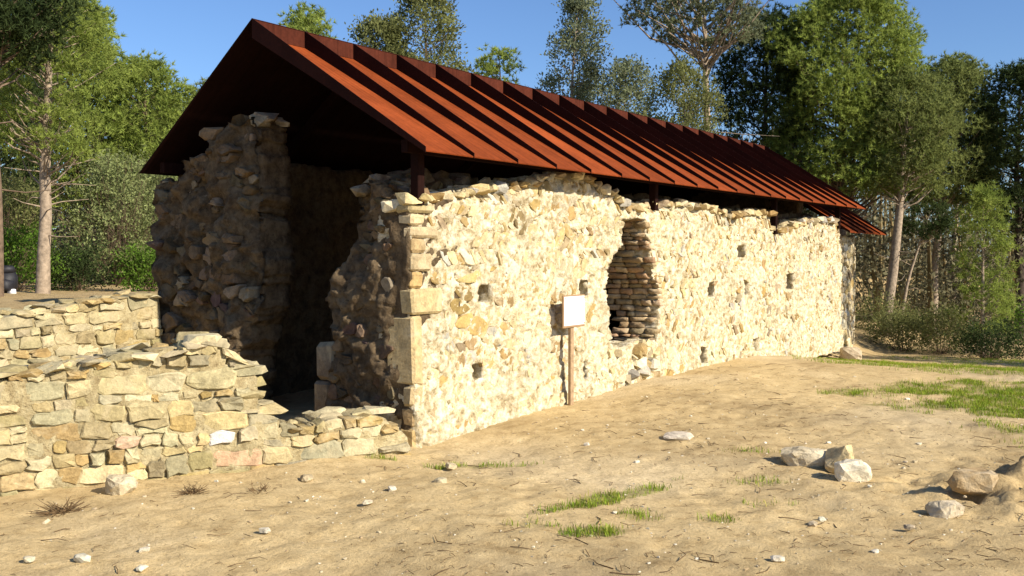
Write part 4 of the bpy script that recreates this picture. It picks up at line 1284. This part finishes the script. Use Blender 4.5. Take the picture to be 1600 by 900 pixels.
tree("pine_tree", "thin bare-stemmed pine just right of the straight grey trunk", "tree", -0.1, 29.0, 8.0, 5.0, 1.4, 'round', DK, M['bark_pale'], 22, 100, 13, 12, 0.2, 0.03, 0.32, 0.09, (0.1, 0.1), bare=14)
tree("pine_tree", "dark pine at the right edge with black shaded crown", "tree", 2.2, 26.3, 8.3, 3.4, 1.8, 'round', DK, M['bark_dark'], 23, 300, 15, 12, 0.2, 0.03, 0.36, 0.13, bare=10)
tree("pine_tree", "young bright pine bushy to the ground at right", "tree", 2.25, 19.0, 4.1, 0.5, 0.75, 'round', M['pine_bright'], M['bark_pale'], 24, 100, 11, 12, 0.17, 0.018, 0.26, 0.05, bare=5)
tree("pine_tree", "thin pale stem leaning steeply right among the far trunks", "tree", -0.66, 23.2, 3.8, 2.9, 0.9, 'round', DK, M['bark_pale'], 25, 45, 10, 12, 0.17, 0.022, 0.24, 0.055, (0.75, 0.55), bare=5)
tree("pine_tree", "shade-casting pine standing just beyond the right edge", "tree", 9.5, 15.4, 6.3, 2.6, 1.4, 'round', MD, M['bark'], 26, 150, 13, 10, 0.2, 0.03, 0.32, 0.13, bare=8)

tree("pine_tree", "tall shade-casting pine beyond the right edge, higher than the other", "tree", 9.0, 17.2, 9.6, 7.0, 1.8, 'round', MD, M['bark'], 27, 110, 10, 10, 0.2, 0.03, 0.32, 0.13, bare=2)

# ------------------------------------------------------------------ shrubs
def shrub(name, label, x, y, H, r, mat, seed, n=60, ln=0.07, twiggy=0, bark=None, flat=0.75):
    rs = np.random.default_rng(seed); rng = random.Random(seed)
    z0 = float(gz(x, y)); base = np.array([x, y, z0])
    root = thing(name, label, "bush", base)
    at = Acc(); C, D = [], []
    for k in range(n):
        an = rng.uniform(0, 6.28); s = rng.random() ** 0.7
        rr = r * math.sqrt(rng.random()) * (0.6 + 0.4 * math.sin(math.pi * min(1, s * 0.9 + 0.1)))
        c = np.array([math.cos(an) * rr, math.sin(an) * rr, H * (0.08 + 0.9 * s) * (1 - 0.25 * (rr / r) ** 2)])
        q = np.array([c[0] * 0.2, c[1] * 0.2, 0])
        if k % 2 == 0 or twiggy:
            at.add(*tube([q, q + (c - q) * 0.5 + rs.normal(0, .05, 3), c], [0.006, 0.004, 0.002], 3))
        for j in range(twiggy):
            e = c + rs.normal(0, 0.16, 3) + np.array([0, 0, 0.12])
            at.add(*tube([q + (c - q) * rng.uniform(0.4, 1), (c + e) / 2 + rs.normal(0, 0.03, 3), e], [0.005, 0.004, 0.002], 3))
        for t in range(7):
            C.append(c + rs.normal(0, 0.12, 3)); dd = np.array([c[0], c[1], 0.5 * H]) + rs.normal(0, 0.3, 3); D.append(dd / np.linalg.norm(dd))
    add("stem", at.data("stem", bark or M['bark'], True), root, base)
    V, F, t = leaves(np.array(C), np.array(D), 7 if twiggy == 0 else 11, ln, rs, 1.2, 0.06)
    add("crown", mesh_data("crown", V, F, mat, False, t), root, base)

shrub("bush", "bright green bush by the left wall end", -9.6, 3.9, 0.75, 0.55, M['leaf_green'], 41, 80, 0.06)
shrub("bush", "green bush left of the pale trunk", -11.2, 2.2, 1.1, 0.8, M['leaf_green'], 42, 110, 0.06)
shrub("bush", "dark green low bush right of the pale trunk", -11.0, 3.3, 0.8, 0.6, M['pine_dark'], 43, 80, 0.06)
shrub("sapling_thicket", "tall pale twiggy thicket left of the building", -12.1, 4.9, 2.7, 1.0, M['leaf_pale'], 44, 170, 0.065, 1, M['bark'])
shrub("sapling_thicket", "pale grey twiggy thicket beneath the roof's left corner", -13.4, 6.9, 2.9, 1.1, M['leaf_pale'], 45, 170, 0.065, 1, M['bark'])
shrub("sapling_thicket", "olive twiggy thicket at the far left edge", -13.0, 2.9, 2.2, 1.1, M['leaf_olive'], 46, 150, 0.06, 1, M['bark'])
shrub("bush", "olive rosemary-like bush beside the far end of the building", 0.15, 20.1, 1.0, 0.85, M['leaf_olive'], 47, 110, 0.06)
shrub("bush", "rounded olive bush in front of the far trunks", 1.1, 19.9, 1.15, 0.9, M['leaf_olive'], 48, 110, 0.06)
shrub("bush", "dark low bush at the foot of the young bright pine", 2.6, 17.6, 0.8, 0.8, M['pine_dark'], 49, 100, 0.06)
shrub("bush", "pale olive bush low behind the building's end", -0.7, 21.6, 1.1, 0.9, M['leaf_olive'], 50, 90, 0.06)
shrub("bush", "green scrub bush at the right edge behind the grass", 3.2, 20.5, 1.3, 0.9, M['leaf_green'], 51, 90, 0.06)

# ------------------------------------------------------------------ woodland behind: one mass
rs = np.random.default_rng(99); rng = random.Random(99)
at = Acc(); C, D = [], []
fw = np.array([-math.sin(R(34.2)), math.cos(R(34.2))]); rt = np.array([math.cos(R(34.2)), math.sin(R(34.2))])
for k in range(620):
    lat = rng.uniform(-0.66, 0.66); dep = rng.uniform(30, 52)
    p = CAM[:2] + fw * dep + rt * lat * dep
    if -0.28 < lat < 0.13 and rng.random() < 0.75: continue
    z = float(gz(*p))
    H = rng.uniform(2.5, 6.0) * dep / 38
    if lat < -0.25: H *= 0.95
    wb = rs.normal(0, 0.3, 2)
    if k % 2 == 0:
        r0 = rng.uniform(0.05, 0.11)
        at.add(*tube([(p[0], p[1], z - 0.2), (p[0] + wb[0] * .5, p[1] + wb[1] * .5, z + H * 0.5), (p[0] + wb[0], p[1] + wb[1], z + H)], [r0, r0 * .8, r0 * .4], 5), np.array([1.6, 1.35, 1.2]) * rng.uniform(0.6, 1.6))
    for j in range(26):
        s = rng.random()
        c = np.array([p[0] + rng.gauss(0, 0.9), p[1] + rng.gauss(0, 0.9), z + H * s])
        C.append(c); D.append((0, 0, 1.0))
V, F, t = leaves(np.array(C), np.array(D), 12, 0.17, rs, 1.3, 0.38)
at.add(V, F, t)
wd = at.obj("woodland", M['wood'], None, False)
tag(wd, "dim tangle of far trunks and foliage closing the view behind the trees", "woodland", kind="stuff")
